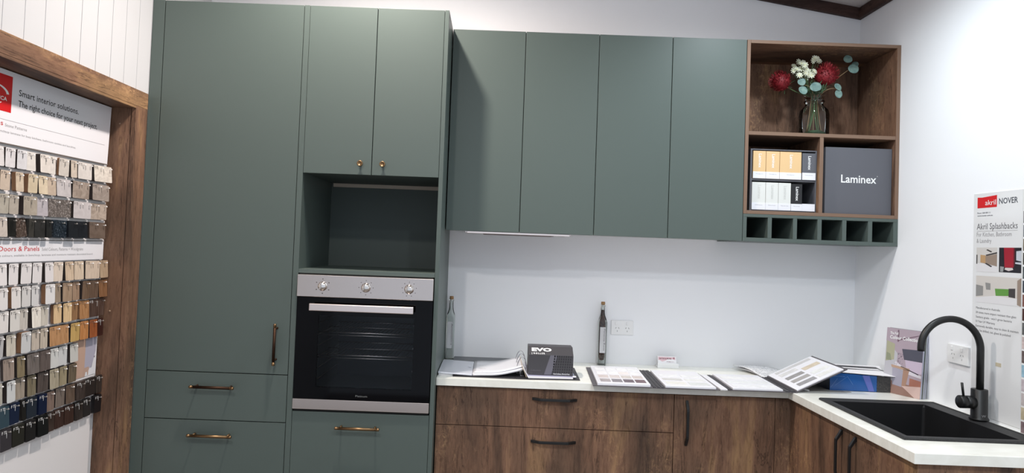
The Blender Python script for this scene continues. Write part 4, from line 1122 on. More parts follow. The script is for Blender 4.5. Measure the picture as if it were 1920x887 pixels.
# ------------------------------------------------------------------ bottles
def bottle(x, y, label_txt, label, fill):
    t = thing('glass_bottle', (x, y, Z0), label, 'bottle')
    hw = 0.0215
    mb = MB(); bm = mb.bm; k = mb.mi(BOTG)
    def sq(s, z, r): return [bm.verts.new(p) for p in rr(x-s, x+s, y-s, y+s, r, z, 4)]
    L_ = [sq(hw-0.003, Z0, 0.003), sq(hw, Z0+0.004, 0.004), sq(hw, Z0+0.222, 0.004), sq(hw-0.003, Z0+0.236, 0.010), sq(0.0125, Z0+0.256, 0.0122), sq(0.0105, Z0+0.270, 0.0103), sq(0.0100, Z0+0.300, 0.0098), sq(0.0125, Z0+0.302, 0.0122), sq(0.0125, Z0+0.309, 0.0122)]
    for a, c in zip(L_[:-1], L_[1:]):
        n = len(a)
        for i in range(n): f = bm.faces.new([a[i], a[(i+1) % n], c[(i+1) % n], c[i]]); f.smooth = True
    bm.faces.new(L_[0][::-1])
    o = mb.build('glass_body', t)
    o.data.materials[0] = BOTG
    if fill:
        mb = MB(); bm = mb.bm
        FL = mat('dark_bottle_filling', (46, 26, 24), 0.5)
        nt, N, L, b = nodes(FL); n_ = noise(nt, mapping(nt, (150, 150, 150)), 1.0, 3); r_ = ramp(nt, [(0.4, (34, 18, 18)), (0.6, (92, 56, 44))]); L.new(n_.outputs[0], r_.inputs[0]); L.new(r_.outputs[0], b.inputs['Base Color'])
        mb.lathe([(0.0, 0.022), (0.012, 0.026), (0.0155, 0.040), (0.0160, 0.215), (0.013, 0.232), (0.0085, 0.252), (0.0075, 0.282), (0.0, 0.284)], (x, y, Z0), FL, 24); mb.build('filling', t)
        mb = MB(); mb.box(x-hw-0.0006, x+hw+0.0006, y-hw-0.0006, y-hw-0.0001, Z0+0.060, Z0+0.196, mat('silver_label', (196, 196, 198), 0.4)) if False else mb.box(x-0.0145, x+0.0145, y-hw-0.0009, y-hw-0.0002, Z0+0.064, Z0+0.196, mat('silver_label', (196, 196, 198), 0.4))
        lb = mb.build('paper_label', t)
    else:
        mb = MB(); mb.box(x-0.0150, x+0.0110, y-hw-0.0009, y-hw-0.0002, Z0+0.060, Z0+0.196, mat('silver_label', (196, 196, 198), 0.4))
        lb = mb.build('paper_label', t)
    letter([(label_txt, (x+0.004, y-hw-0.0012, Z0+0.188), (0, 0, -1), (1, 0, 0), 0.112, 0.009)], INKM, lb)
    mb = MB(); mb.lathe([(0.0, 0), (0.0085, 0.0), (0.0100, 0.008), (0.0, 0.009)], (x, y, Z0+0.300), PAPER, 20)
    mb.build('sealing_wrap', t)
    mb = MB(); mb.lathe([(0.0, 0), (0.0092, 0.0), (0.0105, 0.014), (0.0098, 0.0155), (0.0, 0.0158)], (x, y, Z0+0.3095), CORK, 24)
    ck = mb.build('cork', t)
    mb = MB(); pth = [(x + 0.0108*math.cos(a), y + 0.0108*math.sin(a), Z0+0.314+0.001*math.sin(3*a)) for a in [2*PI*i/20 for i in range(21)]]
    mb.tube(pth, 0.0011, mat('twine', (190, 160, 120), 0.8), 6); mb.build('twine', ck)
    return t
bottle(0.0262, -0.052, 'Aromatica', 'clear square glass bottle with a cork, empty, beside the tall green cabinet', False)
bottle(0.8110, -0.048, 'Pimenta Rosa', 'square glass bottle with cork and dark filling, standing near the wall socket', True)

# ------------------------------------------------------------------ business card holder
t = thing('card_holder', (1.15, -0.06, Z0), 'small white holder of business cards standing on the worktop at the wall', 'card holder')
mb = MB(); mb.box(1.096, 1.204, -0.075, -0.035, Z0, Z0+0.010, WHITEP); mb.box(1.096, 1.204, -0.075, -0.072, Z0+0.010, Z0+0.024, WHITEP); mb.box(1.096, 1.204, -0.040, -0.037, Z0+0.010, Z0+0.030, WHITEP); mb.build('holder', t, 0.001)
mb = MB(); mb.hexa([(1.100, -0.070, Z0+0.0105), (1.194, -0.070, Z0+0.0105), (1.194, -0.055, Z0+0.0105), (1.100, -0.055, Z0+0.0105), (1.100, -0.055, Z0+0.056), (1.194, -0.055, Z0+0.056), (1.194, -0.040, Z0+0.056), (1.100, -0.040, Z0+0.056)], PAPER)
cd = mb.build('card_stack', t, 0.0003)
sl = Vector((0, 0.015, 0.0455)).normalized(); n0 = Vector((0, -0.0455, 0.015)).normalized()*0.0005
def oncard(x, s): return tuple(Vector((x, -0.070, Z0+0.0105)) + sl*s + n0)
def oncardf(x, s, k): return tuple(Vector((x, -0.070, Z0+0.0105)) + sl*s + n0*k)
mb = MB(); PK = mat('pink_card_print', (222, 190, 196), 0.5)
mb.quad([oncardf(1.102, 0.030, 0.6), oncardf(1.112, 0.027, 0.6), oncardf(1.122, 0.021, 0.6), oncardf(1.134, 0.025, 0.6), oncardf(1.146, 0.030, 0.6), oncardf(1.146, 0.038, 0.6), oncardf(1.102, 0.038, 0.6)], PK)
mb.quad([oncardf(1.102, 0.038, 0.6), oncardf(1.170, 0.036, 0.6), oncardf(1.190, 0.030, 0.6), oncardf(1.190, 0.045, 0.6), oncardf(1.102, 0.046, 0.6)], PK); mb.build('printed_swoosh', cd)
letter([('BATHS & MORE', oncardf(1.108, 0.033, 1.6), (1, 0, 0), tuple(sl), 0.062, 0.008, 0.02), ('07 0000 1111', oncardf(1.145, 0.019, 1.6), (1, 0, 0), tuple(sl), 0.036, 0.004, 0.01)], mat('maroon_ink', (120, 50, 66), 0.5), cd)
mb = MB()
for a in range(5):
    th = 2*PI*a/5 + PI/2
    mb.quad([oncardf(1.182+0.0015*math.cos(th+1.3), 0.040+0.0015*math.sin(th+1.3), 1.6), oncardf(1.182+0.008*math.cos(th), 0.040+0.008*math.sin(th), 1.6), oncardf(1.182+0.0015*math.cos(th-1.3), 0.040+0.0015*math.sin(th-1.3), 1.6)], MATS['maroon_ink'])
mb.build('printed_star', cd)

# ------------------------------------------------------------------ the two open swatch folders
def page_frame(C, U, V):  # local frame for flat pages
    C, U, V = Vector(C), Vector(U), Vector(V); Nn = U.cross(V).normalized()
    return C, U, V, Nn
def slab(name, parent, C, U, V, n0, n1, m, bevel=0.0008):
    C, U, V = Vector(C), Vector(U), Vector(V); Nn = U.cross(V).normalized()
    mb = MB(); mb.hexa([C+Nn*n0, C+U+Nn*n0, C+U+V+Nn*n0, C+V+Nn*n0, C+Nn*n1, C+U+Nn*n1, C+U+V+Nn*n1, C+V+Nn*n1], m)
    return mb.build(name, parent, bevel)
def swatch(parent, C, U, V, u0, u1, v0, v1, n, rgb, kind='m'):
    C, U, V = Vector(C), Vector(U), Vector(V); Nn = U.cross(V).normalized()
    mb = MB(); p = lambda u, v, k: C+U*u+V*v+Nn*(n+k)
    m = chip_mat(rgb, kind, 'stone', u0*3+v0)
    mb.hexa([p(u0, v0, 0), p(u1, v0, 0), p(u1, v1, 0), p(u0, v1, 0), p(u0, v0, 0.0008), p(u1, v0, 0.0008), p(u1, v1, 0.0008), p(u0, v1, 0.0008)], m)
    mb.build('swatch', parent, 0)
SPN = mat('folder_grey_board', (84, 80, 84), 0.5)
def ribs(parent, C, U, V, n, cnt):
    for i in range(cnt):
        slab('spine_rib', parent, Vector(C)+Vector(U)*((i+0.12)/cnt), Vector(U)*(0.72/cnt), V, n, n+0.0022, CHARD, 0.0006)

t = thing('swatch_folder', (0.97, -0.38, Z0), 'open swatch folder whose left page shows sixteen swatches in four rows', 'folder')
A0, AU, AV = (0.708, -0.616, Z0), (0.234, 0.022, 0), (0.028, 0.448, 0)
slab('left_cover', t, (0.688, -0.598, Z0), (0.262, -0.006, 0), (0.030, 0.448, 0), 0, 0.003, SPN)
pA = slab('left_page', t, (0.709, -0.592, Z0+0.0032), (0.232, 0.0, 0), (0.028, 0.425, 0), 0, 0.011, PAPERG, 0.001)
c0, U0, V0 = (0.709, -0.592, Z0+0.0032), (0.232, 0, 0), (0.028, 0.425, 0)
cols = [[(168, 160, 162), (132, 126, 132), (100, 86, 94), (108, 84, 90)], [(212, 200, 198), (210, 200, 198), (204, 196, 190), (206, 194, 190)], [(240, 238, 240), (236, 236, 238), (234, 226, 224), (236, 234, 236)], [(240, 240, 242), (238, 238, 240), (240, 239, 241), (238, 238, 240)]]
for r_ in range(4):
    for c2 in range(4):
        swatch(pA, c0, U0, V0, 0.075+0.225*c2, 0.075+0.225*c2+0.195, 0.07+0.215*r_, 0.07+0.215*r_+0.155, 0.0112, cols[r_][c2], '')
slab('spine', t, (0.9515, -0.604, Z0), (0.052, 0.001, 0), (0.022, 0.420, 0), 0, 0.003, SPN)
ribs(t, (0.950, -0.600, Z0), (0.052, 0, 0), (0.022, 0.412, 0), 0.0032, 3)
slab('right_cover', t, (1.004, -0.600, Z0), (0.240, 0.002, 0), (0.020, 0.392, 0), 0, 0.003, SPN)
pB = slab('right_page', t, (1.006, -0.592, Z0+0.0032), (0.222, 0.001, 0), (0.020, 0.376, 0), 0, 0.009, PAPERG, 0.001)
c0, U0, V0 = (1.006, -0.592, Z0+0.0032), (0.222, 0.001, 0), (0.020, 0.376, 0)
for (u0, u1, v0, v1, rgb) in ((0.07, 0.47, 0.10, 0.26, (224, 222, 216)), (0.53, 0.93, 0.08, 0.24, (214, 216, 214)), (0.07, 0.47, 0.34, 0.46, (206, 204, 202)), (0.53, 0.93, 0.32, 0.46, (226, 226, 224)), (0.07, 0.47, 0.54, 0.70, (234, 234, 236)), (0.53, 0.93, 0.54, 0.70, (232, 232, 233))):
    swatch(pB, c0, U0, V0, u0, u1, v0, v1, 0.0092, rgb, '')

t = thing('swatch_folder', (1.42, -0.40, Z0), 'open swatch folder whose right page leans up onto the blue box', 'folder')
slab('edge_flap', t, (1.2480, -0.590, Z0), (0.030, 0, 0), (0.012, 0.335, 0), 0, 0.006, PAPERG)
slab('left_cover', t, (1.2800, -0.592, Z0), (0.252, 0.004, 0), (0.014, 0.345, 0), 0, 0.003, SPN)
ribs(t, (1.2790, -0.590, Z0), (0.022, 0, 0), (0.012, 0.338, 0), 0.0032, 1)
pC = slab('left_page', t, (1.3030, -0.585, Z0+0.0032), (0.222, 0.006, 0), (0.016, 0.330, 0), 0, 0.008, PAPERG, 0.001)
c0, U0, V0 = (1.303, -0.585, Z0+0.0032), (0.222, 0.006, 0), (0.016, 0.330, 0)
for (u0, u1, v0, v1, rgb) in ((0.07, 0.93, 0.10, 0.24, (236, 236, 238)), (0.07, 0.93, 0.33, 0.52, (230, 231, 232)), (0.07, 0.93, 0.62, 0.82, (237, 236, 236))):
    swatch(pC, c0, U0, V0, u0, u1, v0, v1, 0.0082, rgb, '')
slab('spine', t, (1.5325, -0.590, Z0), (0.0520, 0.001, 0), (0.014, 0.340, 0), 0, 0.003, SPN)
ribs(t, (1.5330, -0.586, Z0), (0.048, 0, 0), (0.014, 0.334, 0), 0.0032, 2)
D0 = Vector((1.5830, -0.585, Z0+0.004)); DU = Vector((0.2130, 0.0, 0.1045)); DV = Vector((0.002, 0.330, 0.004))
slab('right_cover', t, D0, DU*1.03, DV*1.02, -0.003, 0.0, SPN)
pD = slab('right_page', t, D0+DU*0.02+DV*0.02, DU*0.95, DV*0.96, 0.0002, 0.006, PAPERG, 0.001)
c0, U0, V0 = D0+DU*0.02+DV*0.02, DU*0.95, DV*0.96
for (u0, u1, v0, v1, rgb) in ((0.12, 0.50, 0.08, 0.20, (150, 148, 150)), (0.12, 0.50, 0.27, 0.39, (170, 166, 164)), (0.12, 0.50, 0.46, 0.58, (150, 147, 146)), (0.56, 0.92, 0.08, 0.20, (226, 225, 222)), (0.56, 0.92, 0.27, 0.39, (228, 228, 226)),
    (0.56, 0.92, 0.55, 0.68, (214, 196, 170)), (0.12, 0.50, 0.68, 0.80, (214, 213, 212)), (0.12, 0.92, 0.86, 0.95, (200, 199, 199))):
    swatch(pD, c0, U0, V0, u0, u1, v0, v1, 0.0062, rgb, '')

# ------------------------------------------------------------------ open brochure behind, grey mat, blue box, sheets
t = thing('open_brochure', (1.60, -0.12, Z0), 'open brochure with marble-pattern pages, curling up behind the tilted swatch page', 'brochure')
def bro(u, v):
    a = Vector((1.566, -0.255, Z0+0.002)); b_ = Vector((1.492, -0.045, Z0+0.024)); c = Vector((1.600, -0.012, Z0+0.020)); d_ = Vector((1.760, -0.060, Z0+0.004))
    p = (a*(1-u)+b_*u)*(1-v) + (d_*(1-u)+c*u)*v
    p.z += 0.012*math.sin(PI*u)*(1-0.4*v) - 0.0*v
    return tuple(p)
MARB = mat('marble_pattern_page', (222, 220, 220), 0.3)
nt, N, L, b = nodes(MARB); n_ = noise(nt, mapping(nt, (26, 9, 9)), 1.0, 5, 0.6, 2.5); r_ = ramp(nt, [(0.44, (238, 237, 238)), (0.50, (176, 176, 178)), (0.53, (238, 237, 237)), (0.68, (222, 221, 222))]); L.new(n_.outputs[0], r_.inputs[0]); L.new(r_.outputs[0], b.inputs['Base Color'])
sheetgrid('left_page', t, bro, 14, 8, MARB, 0.0018)
def bro2(u, v):
    p = bro(u, v); return (p[0]+0.002, p[1]-0.002, Z0 + 0.0006 + (p[2]-Z0)*0.25)
sheetgrid('back_pages', t, lambda u, v: (bro(u, v)[0]+0.006, bro(u, v)[1]-0.003, Z0+0.0012+(bro(u, v)[2]-Z0-0.001)*0.55), 14, 8, PAPER, 0.001)

t = thing('grey_mat', (1.72, -0.45, Z0), 'thin grey card lying on the worktop beneath the blue box', 'card')
mb = MB(); mb.prism([(1.612, -0.5320, Z0), (1.850, -0.5320, Z0), (1.870, -0.300, Z0), (1.640, -0.300, Z0)], (0, 0, 0.0012), mat('warm_grey_card', (150, 146, 140), 0.5)); mb.build('sheet', t)
t = thing('marker_pen', (1.635, -0.54, Z0), 'white pen lying by the corner of the grey card', 'pen')
mb = MB(); mb.tube([(1.655, -0.5435, Z0+0.0045), (1.625, -0.505, Z0+0.0045+0.0012)], [0.0035, 0.0045], WHITEP, 12); mb.build('barrel', t)
mb = MB(); mb.tube([(1.6245, -0.5043, Z0+0.0057), (1.600, -0.472, Z0+0.0057)], 0.0050, MATS['grey_rail'], 12); mb.build('cap', t)

t = thing('blue_box', (1.90, -0.42, Z0), 'glossy blue shrink-wrapped box with a patterned dark end, in the worktop corner', 'box')
BLUE = mat('glossy_blue_print', (26, 84, 152), 0.22, spec=0.6); BLUED = mat('dark_navy_side', (26, 34, 58), 0.35)
NZ = Z0+0.0014
mb = MB(); mb.hexa([(1.768, -0.500, NZ), (1.978, -0.503, NZ), (1.978, -0.300, NZ), (1.750, -0.300, NZ), (1.768, -0.500, 0.981), (1.978, -0.503, 0.972), (1.978, -0.300, 0.978), (1.750, -0.300, 0.983)], BLUE)
mb.bm.faces.ensure_lookup_table()
k = mb.mi(BLUED)
mb.bm.faces[5].material_index = k
bb = mb.build('carton', t, 0.001)
mb = MB(); mb.quad([(1.942, -0.5035, NZ+0.001), (1.967, -0.5038, NZ+0.001), (1.944, -0.5038, 0.972), (1.912, -0.5035, 0.973)], mat('violet_blue_band', (92, 104, 176), 0.3)); mb.build('printed_band', bb)
mb = MB(); LB = mat('pale_blue_print', (120, 160, 210), 0.4)
for (xa_, za_, xb_, zb2) in ((1.79, 0.925, 1.845, 0.966), (1.80, 0.955, 1.77, 0.915), (1.845, 0.966, 1.87, 0.930)):
    mb.quad([(xa_, -0.5032, za_), (xa_+0.0012, -0.5032, za_), (xb_+0.0012, -0.5032, zb2), (xb_, -0.5032, zb2)], LB)
mb.build('wrap_creases', bb)
letter([('SAMPLE COLLECTION', (1.784, -0.5030, 0.9640), (1, 0, 0), (0, 0, 1), 0.050, 0.0035)], LB, bb)
PAT = mat('dark_check_print', (70, 68, 68), 0.4)
nt, N, L, b = nodes(PAT)
br = N.new('ShaderNodeTexBrick'); br.inputs['Scale'].default_value = 1.0; br.inputs['Color1'].default_value = (*lin((88, 86, 84)), 1); br.inputs['Color2'].default_value = (*lin((52, 52, 54)), 1); br.inputs['Mortar'].default_value = (*lin((36, 36, 38)), 1)
br.inputs['Brick Width'].default_value = 0.9; br.inputs['Row Height'].default_value = 0.9; br.inputs['Mortar Size'].default_value = 0.18
mpv = N.new('ShaderNodeMapping'); mpv.inputs['Rotation'].default_value = (PI/2, 0, 0); mpv.inputs['Scale'].default_value = (130, 130, 130)
ge = N.new('ShaderNodeNewGeometry'); L.new(ge.outputs['Position'], mpv.inputs['Vector']); L.new(mpv.outputs[0], br.inputs['Vector']); L.new(br.outputs['Color'], b.inputs['Base Color'])
mb = MB(); mb.hexa([(1.9785, -0.5035, NZ), (2.0375, -0.506, NZ), (2.0180, -0.462, NZ), (1.9785, -0.462, NZ), (1.9785, -0.5035, 0.972), (2.0380, -0.506, 0.966), (2.0185, -0.462, 0.968), (1.9785, -0.462, 0.974)], PAT); mb.build('patterned_end', t, 0.001)

t = thing('loose_sheets', (1.90, -0.40, 0.985), 'loose white sheets lying across the top of the blue box', 'paper')
mb = MB(); mb.prism([(1.800, -0.400, 0.9835), (2.060, -0.400, 0.9800), (2.120, -0.272, 0.9805), (1.790, -0.272, 0.9840)], (0, 0, 0.0018), PAPER); mb.build('back_sheet', t)
mb = MB(); mb.prism([(1.850, -0.425, 0.9858), (2.046, -0.435, 0.9822), (2.066, -0.335, 0.9824), (1.835, -0.325, 0.9860)], (0, 0, 0.0034), CHARD); mb.build('dark_folder', t)
mb = MB(); mb.prism([(1.765, -0.505, 0.9862), (2.052, -0.520, 0.9745), (2.036, -0.405, 0.9868), (1.830, -0.390, 0.9896), (1.755, -0.440, 0.9892)], (0, 0, 0.0014), PAPER); mb.build('top_sheet', t)

# ------------------------------------------------------------------ magazines leaning on the right wall
def magazine(o_bl, du, lean, w, h, th, label, cover_fn, nm='colour_brochure'):
    B = Vector(o_bl); U = Vector(du).normalized(); Nn = Vector((U.y, -U.x, 0)).normalized()   # out of the cover, towards the room
    V = (Vector((0, 0, 1)) * math.cos(lean) - Nn * math.sin(lean)).normalized(); Nf = U.cross(V).normalized()
    if Nf.dot(Nn) < 0: Nf = -Nf
    t = thing(nm, B, label, 'magazine')
    mb = MB(); p = lambda u, v, n: B + U*u*w + V*v*h + Nf*n
    mb.hexa([p(0, 0, -th), p(1, 0, -th), p(1, 0, 0), p(0, 0, 0), p(0, 1, -th), p(1, 1, -th), p(1, 1, 0), p(0, 1, 0)], mat('page_edges_grey', (178, 180, 196), 0.5))
    mb.build('pages', t, 0.0006)
    cover_fn(t, p)
    return t
def cover_kitchen(t, p):
    def q_(pts, rgb, k, nm):
        m = mat(nm, rgb, 0.28); mb_.quad([p(u, v, 0.0006+0.00012*k) for u, v in pts], m)
    global mb_
    mb_ = MB(); mb_.hexa([p(0, 0, 0.0), p(1, 0, 0.0), p(1, 0, 0.0005), p(0, 0, 0.0005), p(0, 1, 0.0), p(1, 1, 0.0), p(1, 1, 0.0005), p(0, 1, 0.0005)], mat('cover_mauve', (172, 156, 166), 0.28)); cv = mb_.build('cover', t)
    mb_ = MB()
    q_([(0, 0), (1, 0), (1, 0.16), (0, 0.20)], (150, 118, 106), 1, 'cover_floor')
    q_([(0.0, 0.20), (0.30, 0.20), (0.34, 0.62), (0.0, 0.80)], (186, 184, 190), 1, 'cover_left_wall')
    q_([(0.02, 0.48), (0.25, 0.52), (0.25, 0.76), (0.02, 0.80)], (168, 166, 140), 2, 'cover_window')
    q_([(0.03, 0.50), (0.18, 0.50), (0.14, 0.60), (0.03, 0.62)], (142, 146, 122), 3, 'cover_garden')
    q_([(0.45, 0.70), (1.0, 0.72), (1.0, 0.54), (0.52, 0.54)], (84, 84, 96), 2, 'cover_dark_cupboard')
    q_([(0.55, 0.54), (1.0, 0.54), (1.0, 0.36), (0.60, 0.38)], (196, 180, 198), 2, 'cover_splashback')
    q_([(0.30, 0.50), (0.60, 0.40), (1.0, 0.34), (1.0, 0.30), (0.55, 0.34), (0.25, 0.44)], (212, 206, 214), 3, 'cover_benchtop')
    q_([(0.45, 0.44), (0.92, 0.36), (0.92, 0.345), (0.45, 0.425)], (58, 48, 62), 4, 'cover_dark_shadow')
    q_([(0.18, 0.44), (0.68, 0.42), (0.70, 0.38), (0.20, 0.40)], (182, 152, 132), 4, 'cover_table_top')
    q_([(0.22, 0.40), (0.64, 0.38), (0.58, 0.12), (0.24, 0.14)], (164, 160, 174), 3, 'cover_island')
    q_([(0.52, 0.40), (0.68, 0.39), (0.60, 0.12), (0.50, 0.13)], (168, 134, 116), 4, 'cover_table_leg')
    q_([(0.70, 0.28), (1.0, 0.26), (1.0, 0.14), (0.70, 0.14)], (164, 112, 96), 4, 'cover_terracotta')
    q_([(0.50, 0.14), (1.0, 0.18), (1.0, 0.0), (0.86, 0.0)], (206, 178, 170), 5, 'cover_rug')
    q_([(0.30, 0.98), (0.34, 0.98), (0.35, 0.80), (0.31, 0.80)], (120, 96, 110), 4, 'cover_beam')
    q_([(0.35, 0.84), (0.9, 0.94), (0.9, 0.93), (0.35, 0.82)], (120, 96, 110), 4, 'cover_beam')
    mb_.build('cover_picture', cv)
    mb_ = MB(); MSP = mat('vase_speckle', (60, 56, 70), 0.5); r2_ = random.Random(2)
    for i in range(26):
        u = 0.38 + r2_.uniform(-0.11, 0.10); v = 0.52 + r2_.uniform(-0.08, 0.10); s = 0.012
        mb_.quad([p(u, v, 0.0014), p(u+s, v+0.004, 0.0014), p(u+s*0.7, v+0.012, 0.0014), p(u-s*0.2, v+0.008, 0.0014)], MSP)
    mb_.build('cover_flowers', cv)
    O1_ = p(0.10, 0.835, 0.0014); O2_ = p(0.10, 0.905, 0.0014)
    uu = (p(1, 0, 0)-p(0, 0, 0)).normalized(); vv_ = (p(0, 1, 0)-p(0, 0, 0)).normalized(); wd = (p(1, 0, 0)-p(0, 0, 0)).length
    letter([('Colour Collection', tuple(O1_), tuple(uu), tuple(vv_), wd*0.80, 0.015, 0.02), ('The Full', tuple(O2_), tuple(uu), tuple(vv_), wd*0.22, 0.011, 0.02)], WHITEI, cv)
def cover_plain(t, p):
    mb2 = MB(); mb2.hexa([p(0, 0, 0.0), p(1, 0, 0.0), p(1, 0, 0.0006), p(0, 0, 0.0006), p(0, 1, 0.0), p(1, 1, 0.0), p(1, 1, 0.0006), p(0, 1, 0.0006)], mat('cover_olive', (120, 124, 118), 0.3)); cv = mb2.build('cover', t)
    mb2 = MB()
    for (u0, v0, u1, v1, rgb) in ((0.6, 0.80, 0.97, 0.97, (120, 84, 80)), (0.62, 0.55, 0.98, 0.72, (90, 104, 98)), (0.62, 0.44, 0.95, 0.52, (150, 158, 150)), (0.6, 0.22, 0.98, 0.40, (84, 96, 100))):
        mb2.quad([p(u0, v0, 0.0009), p(u1, v0, 0.0009), p(u1, v1, 0.0009), p(u0, v1, 0.0009)], mat('plain_%d' % rgb[0], rgb, 0.3))
    mb2.build('cover_picture', cv)
magazine((2.024, -0.470, Z0), (0.070, -0.158, 0), 0.080, 0.172, 0.290, 0.010, 'colour brochure with a kitchen photo on its mauve cover, leaning in the worktop corner', cover_kitchen)
magazine((2.0380, -0.468, Z0), (0.070, -0.158, 0), 0.080, 0.172, 0.290, 0.007, 'olive-covered brochure leaning just behind the kitchen photo brochure', cover_plain)
magazine((2.0460, -0.466, Z0), (0.070, -0.158, 0), 0.080, 0.172, 0.262, 0.006, 'rearmost grey brochure of the three leaning against the right wall', cover_plain)

# ------------------------------------------------------------------ boxed sample sets on the open shelf
SZ = 1.7067
t = thing('display_tray', (1.605, -0.34, SZ), 'two-tier slate grey tray holding the small sample boxes on the open shelf', 'display tray')
hx0, hx1, hyf, hyb, hz0, hz1 = 1.4440, 1.7600, -0.345, -0.060, SZ+0.0, 2.004
for nm, bx in (('side', (hx0, hx0+0.008, hyf, hyb, hz0, hz1)), ('side', (hx1-0.006, hx1, hyf, hyb, hz0, hz1)), ('top', (hx0+0.008, hx1-0.006, hyf, hyb, hz1-0.006, hz1)), ('middle_shelf', (hx0+0.008, hx1-0.006, hyf+0.001, hyb, 1.8520, 1.8620)), ('bottom', (hx0+0.008, hx1-0.006, hyf, hyb, hz0, hz0+0.006)), ('back', (hx0+0.008, hx1-0.006, hyb-0.006, hyb, hz0+0.006, hz1-0.006))):
    one_box(nm, bx, GREYBOX, t, 0.0006)
CREAMB = mat('apricot_card', (226, 190, 140), 0.55); WHITEB = mat('off_white_card', (222, 223, 219), 0.55); BLACKB = mat('black_card', (26, 26, 30), 0.5); LABW = mat('white_label_card', (232, 232, 238), 0.5)
FAINT = mat('faint_grey_ink', (205, 206, 202), 0.5)
def sample_set(x0, x1, zb_, h, m, ink, label, lab_h, word):
    t = thing('boxed_sample_set', ((x0+x1)/2, hyf, zb_), label, 'box', 'small boxed sample sets in the grey tray')
    yf = hyf - 0.004
    one_box('case', (x0, x1, yf, hyb-0.010, zb_, zb_+h), m, t, 0.0008)
    one_box('label_strip', (x0-0.0004, x1+0.0004, yf-0.0012, yf-0.0002, zb_, zb_+lab_h), LABW, t, 0.0003)
    xc = (x0+x1)/2
    letter([('Laminex', (xc-0.004, yf-0.0005, zb_+h-0.014), (0, 0, -1), (1, 0, 0), 0.066, 0.0145, 0.012)], ink, t)
    letter([(word, (xc-min(0.018, (x1-x0)*0.3), yf-0.0016, zb_+lab_h*0.62), (1, 0, 0), (0, 0, 1), min(0.036, (x1-x0)*0.6), 0.0035)], INKG, t, 'label_print')
zr1, zr0 = 1.8623, SZ+0.0063
sample_set(1.4555, 1.5155, zr1, 0.1310, CREAMB, WHITEI, 'narrow apricot sample box, leftmost on the upper tier of the grey tray', 0.032, 'Woodgrains')
sample_set(1.5175, 1.5810, zr1, 0.1310, CREAMB, WHITEI, 'narrow apricot sample box, second from the left on the upper tier', 0.032, 'Woodgrains')
sample_set(1.5830, 1.6850, zr1, 0.1310, CREAMB, WHITEI, 'wide apricot sample box on the upper tier of the grey tray', 0.032, 'Woodgrains')
sample_set(1.6900, 1.7530, zr1, 0.1280, GREYBOX, WHITEI, 'slate grey sample box at the right end of the upper tier', 0.034, 'Neutrals')
sample_set(1.4530, 1.5175, zr0, 0.1310, WHITEB, FAINT, 'white sample box, leftmost on the lower tier of the grey tray', 0.033, 'Whites')
sample_set(1.5190, 1.5780, zr0, 0.1310, WHITEB, FAINT, 'white sample box, second from the left on the lower tier', 0.033, 'Minerals')
sample_set(1.5795, 1.6380, zr0, 0.1310, WHITEB, FAINT, 'white sample box, third from the left on the lower tier, beside the black one', 0.033, 'Neutrals')
sample_set(1.6400, 1.6920, zr0, 0.1280, BLACKB, WHITEI, 'black sample box on the lower tier of the grey tray', 0.033, 'Minerals')
t2 = one_box('label_strip', (1.6928, 1.7530, hyf-0.0052, hyf-0.0002, zr0, zr0+0.035), LABW, None, 0.0003)
tag(t2, 'white card strip closing the empty slot at the right of the lower tier', 'label')
mb = MB(); mb.box(1.8010, 2.1180, -0.3460, -0.050, SZ+0.0003, 2.0250, GREYBOX)
t = thing('sample_case', (1.96, -0.2, SZ), 'large square slate grey sample case with white lettering on the open shelf', 'box')
cs_ = mb.build('case', t, 0.0012)
letter([('Laminex', (1.8770, -0.3466, 1.8575), (1, 0, 0), (0, 0, 1), 0.168, 0.0375, 0.014)], WHITEI, cs_)
letter([('R', (2.0480, -0.3466, 1.8890), (1, 0, 0), (0, 0, 1), 0.0040, 0.0045)], WHITEI, cs_, 'registered_mark')

# ------------------------------------------------------------------ vase and flowers
VX, VY, VZ0 = 1.800, -0.220, 2.0834
t = thing('glass_vase', (VX, VY, VZ0), 'clear glass bottle vase holding the flowers on the top shelf', 'vase')
mb = MB()
PR = [(0.0, 0.002), (0.055, 0.0), (0.066, 0.003), (0.070, 0.012), (0.0705, 0.115), (0.066, 0.138), (0.050, 0.156), (0.043, 0.164), (0.041, 0.172), (0.043, 0.200), (0.046, 0.214), (0.052, 0.2165), (0.053, 0.219), (0.052, 0.222)]
mb.lathe(PR, (VX, VY, VZ0), VASEG, 48); mb.build('vase_body', t)
mb = MB(); pth = [(VX + 0.046*math.cos(a), VY + 0.046*math.sin(a), VZ0+0.184) for a in [2*PI*i/32 for i in range(33)]]
mb.tube(pth, 0.0028, VASEG, 8, cap=False); mb.build('neck_ring', t)
STEM = mat('green_stem', (74, 96, 58), 0.6); STEMB = mat('tan_twig', (140, 116, 84), 0.7)
FGRN = mat('foliage_green', (60, 88, 58), 0.6)
EUC = mat('eucalyptus_leaf', (120, 150, 142), 0.5, spec=0.3)
nt, N, L, b = nodes(EUC); n_ = noise(nt, mapping(nt, (40, 40, 40)), 1.0, 3); r_ = ramp(nt, [(0.35, (98, 126, 124)), (0.65, (132, 158, 148))]); L.new(n_.outputs[0], r_.inputs[0]); L.new(r_.outputs[0], b.inputs['Base Color'])
def bez(a, b_, c, n=12):
    a, b_, c = Vector(a), Vector(b_), Vector(c)
    return [a*(1-t_)**2 + b_*2*t_*(1-t_) + c*t_*t_ for t_ in [i/n for i in range(n+1)]]
NECK = Vector((VX, VY, VZ0+0.19)); BASE = Vector((VX, VY, VZ0+0.014))
RED = mat('crimson_bloom', (128, 22, 32), 0.6); REDL = mat('crimson_bloom_tip', (176, 66, 66), 0.6)
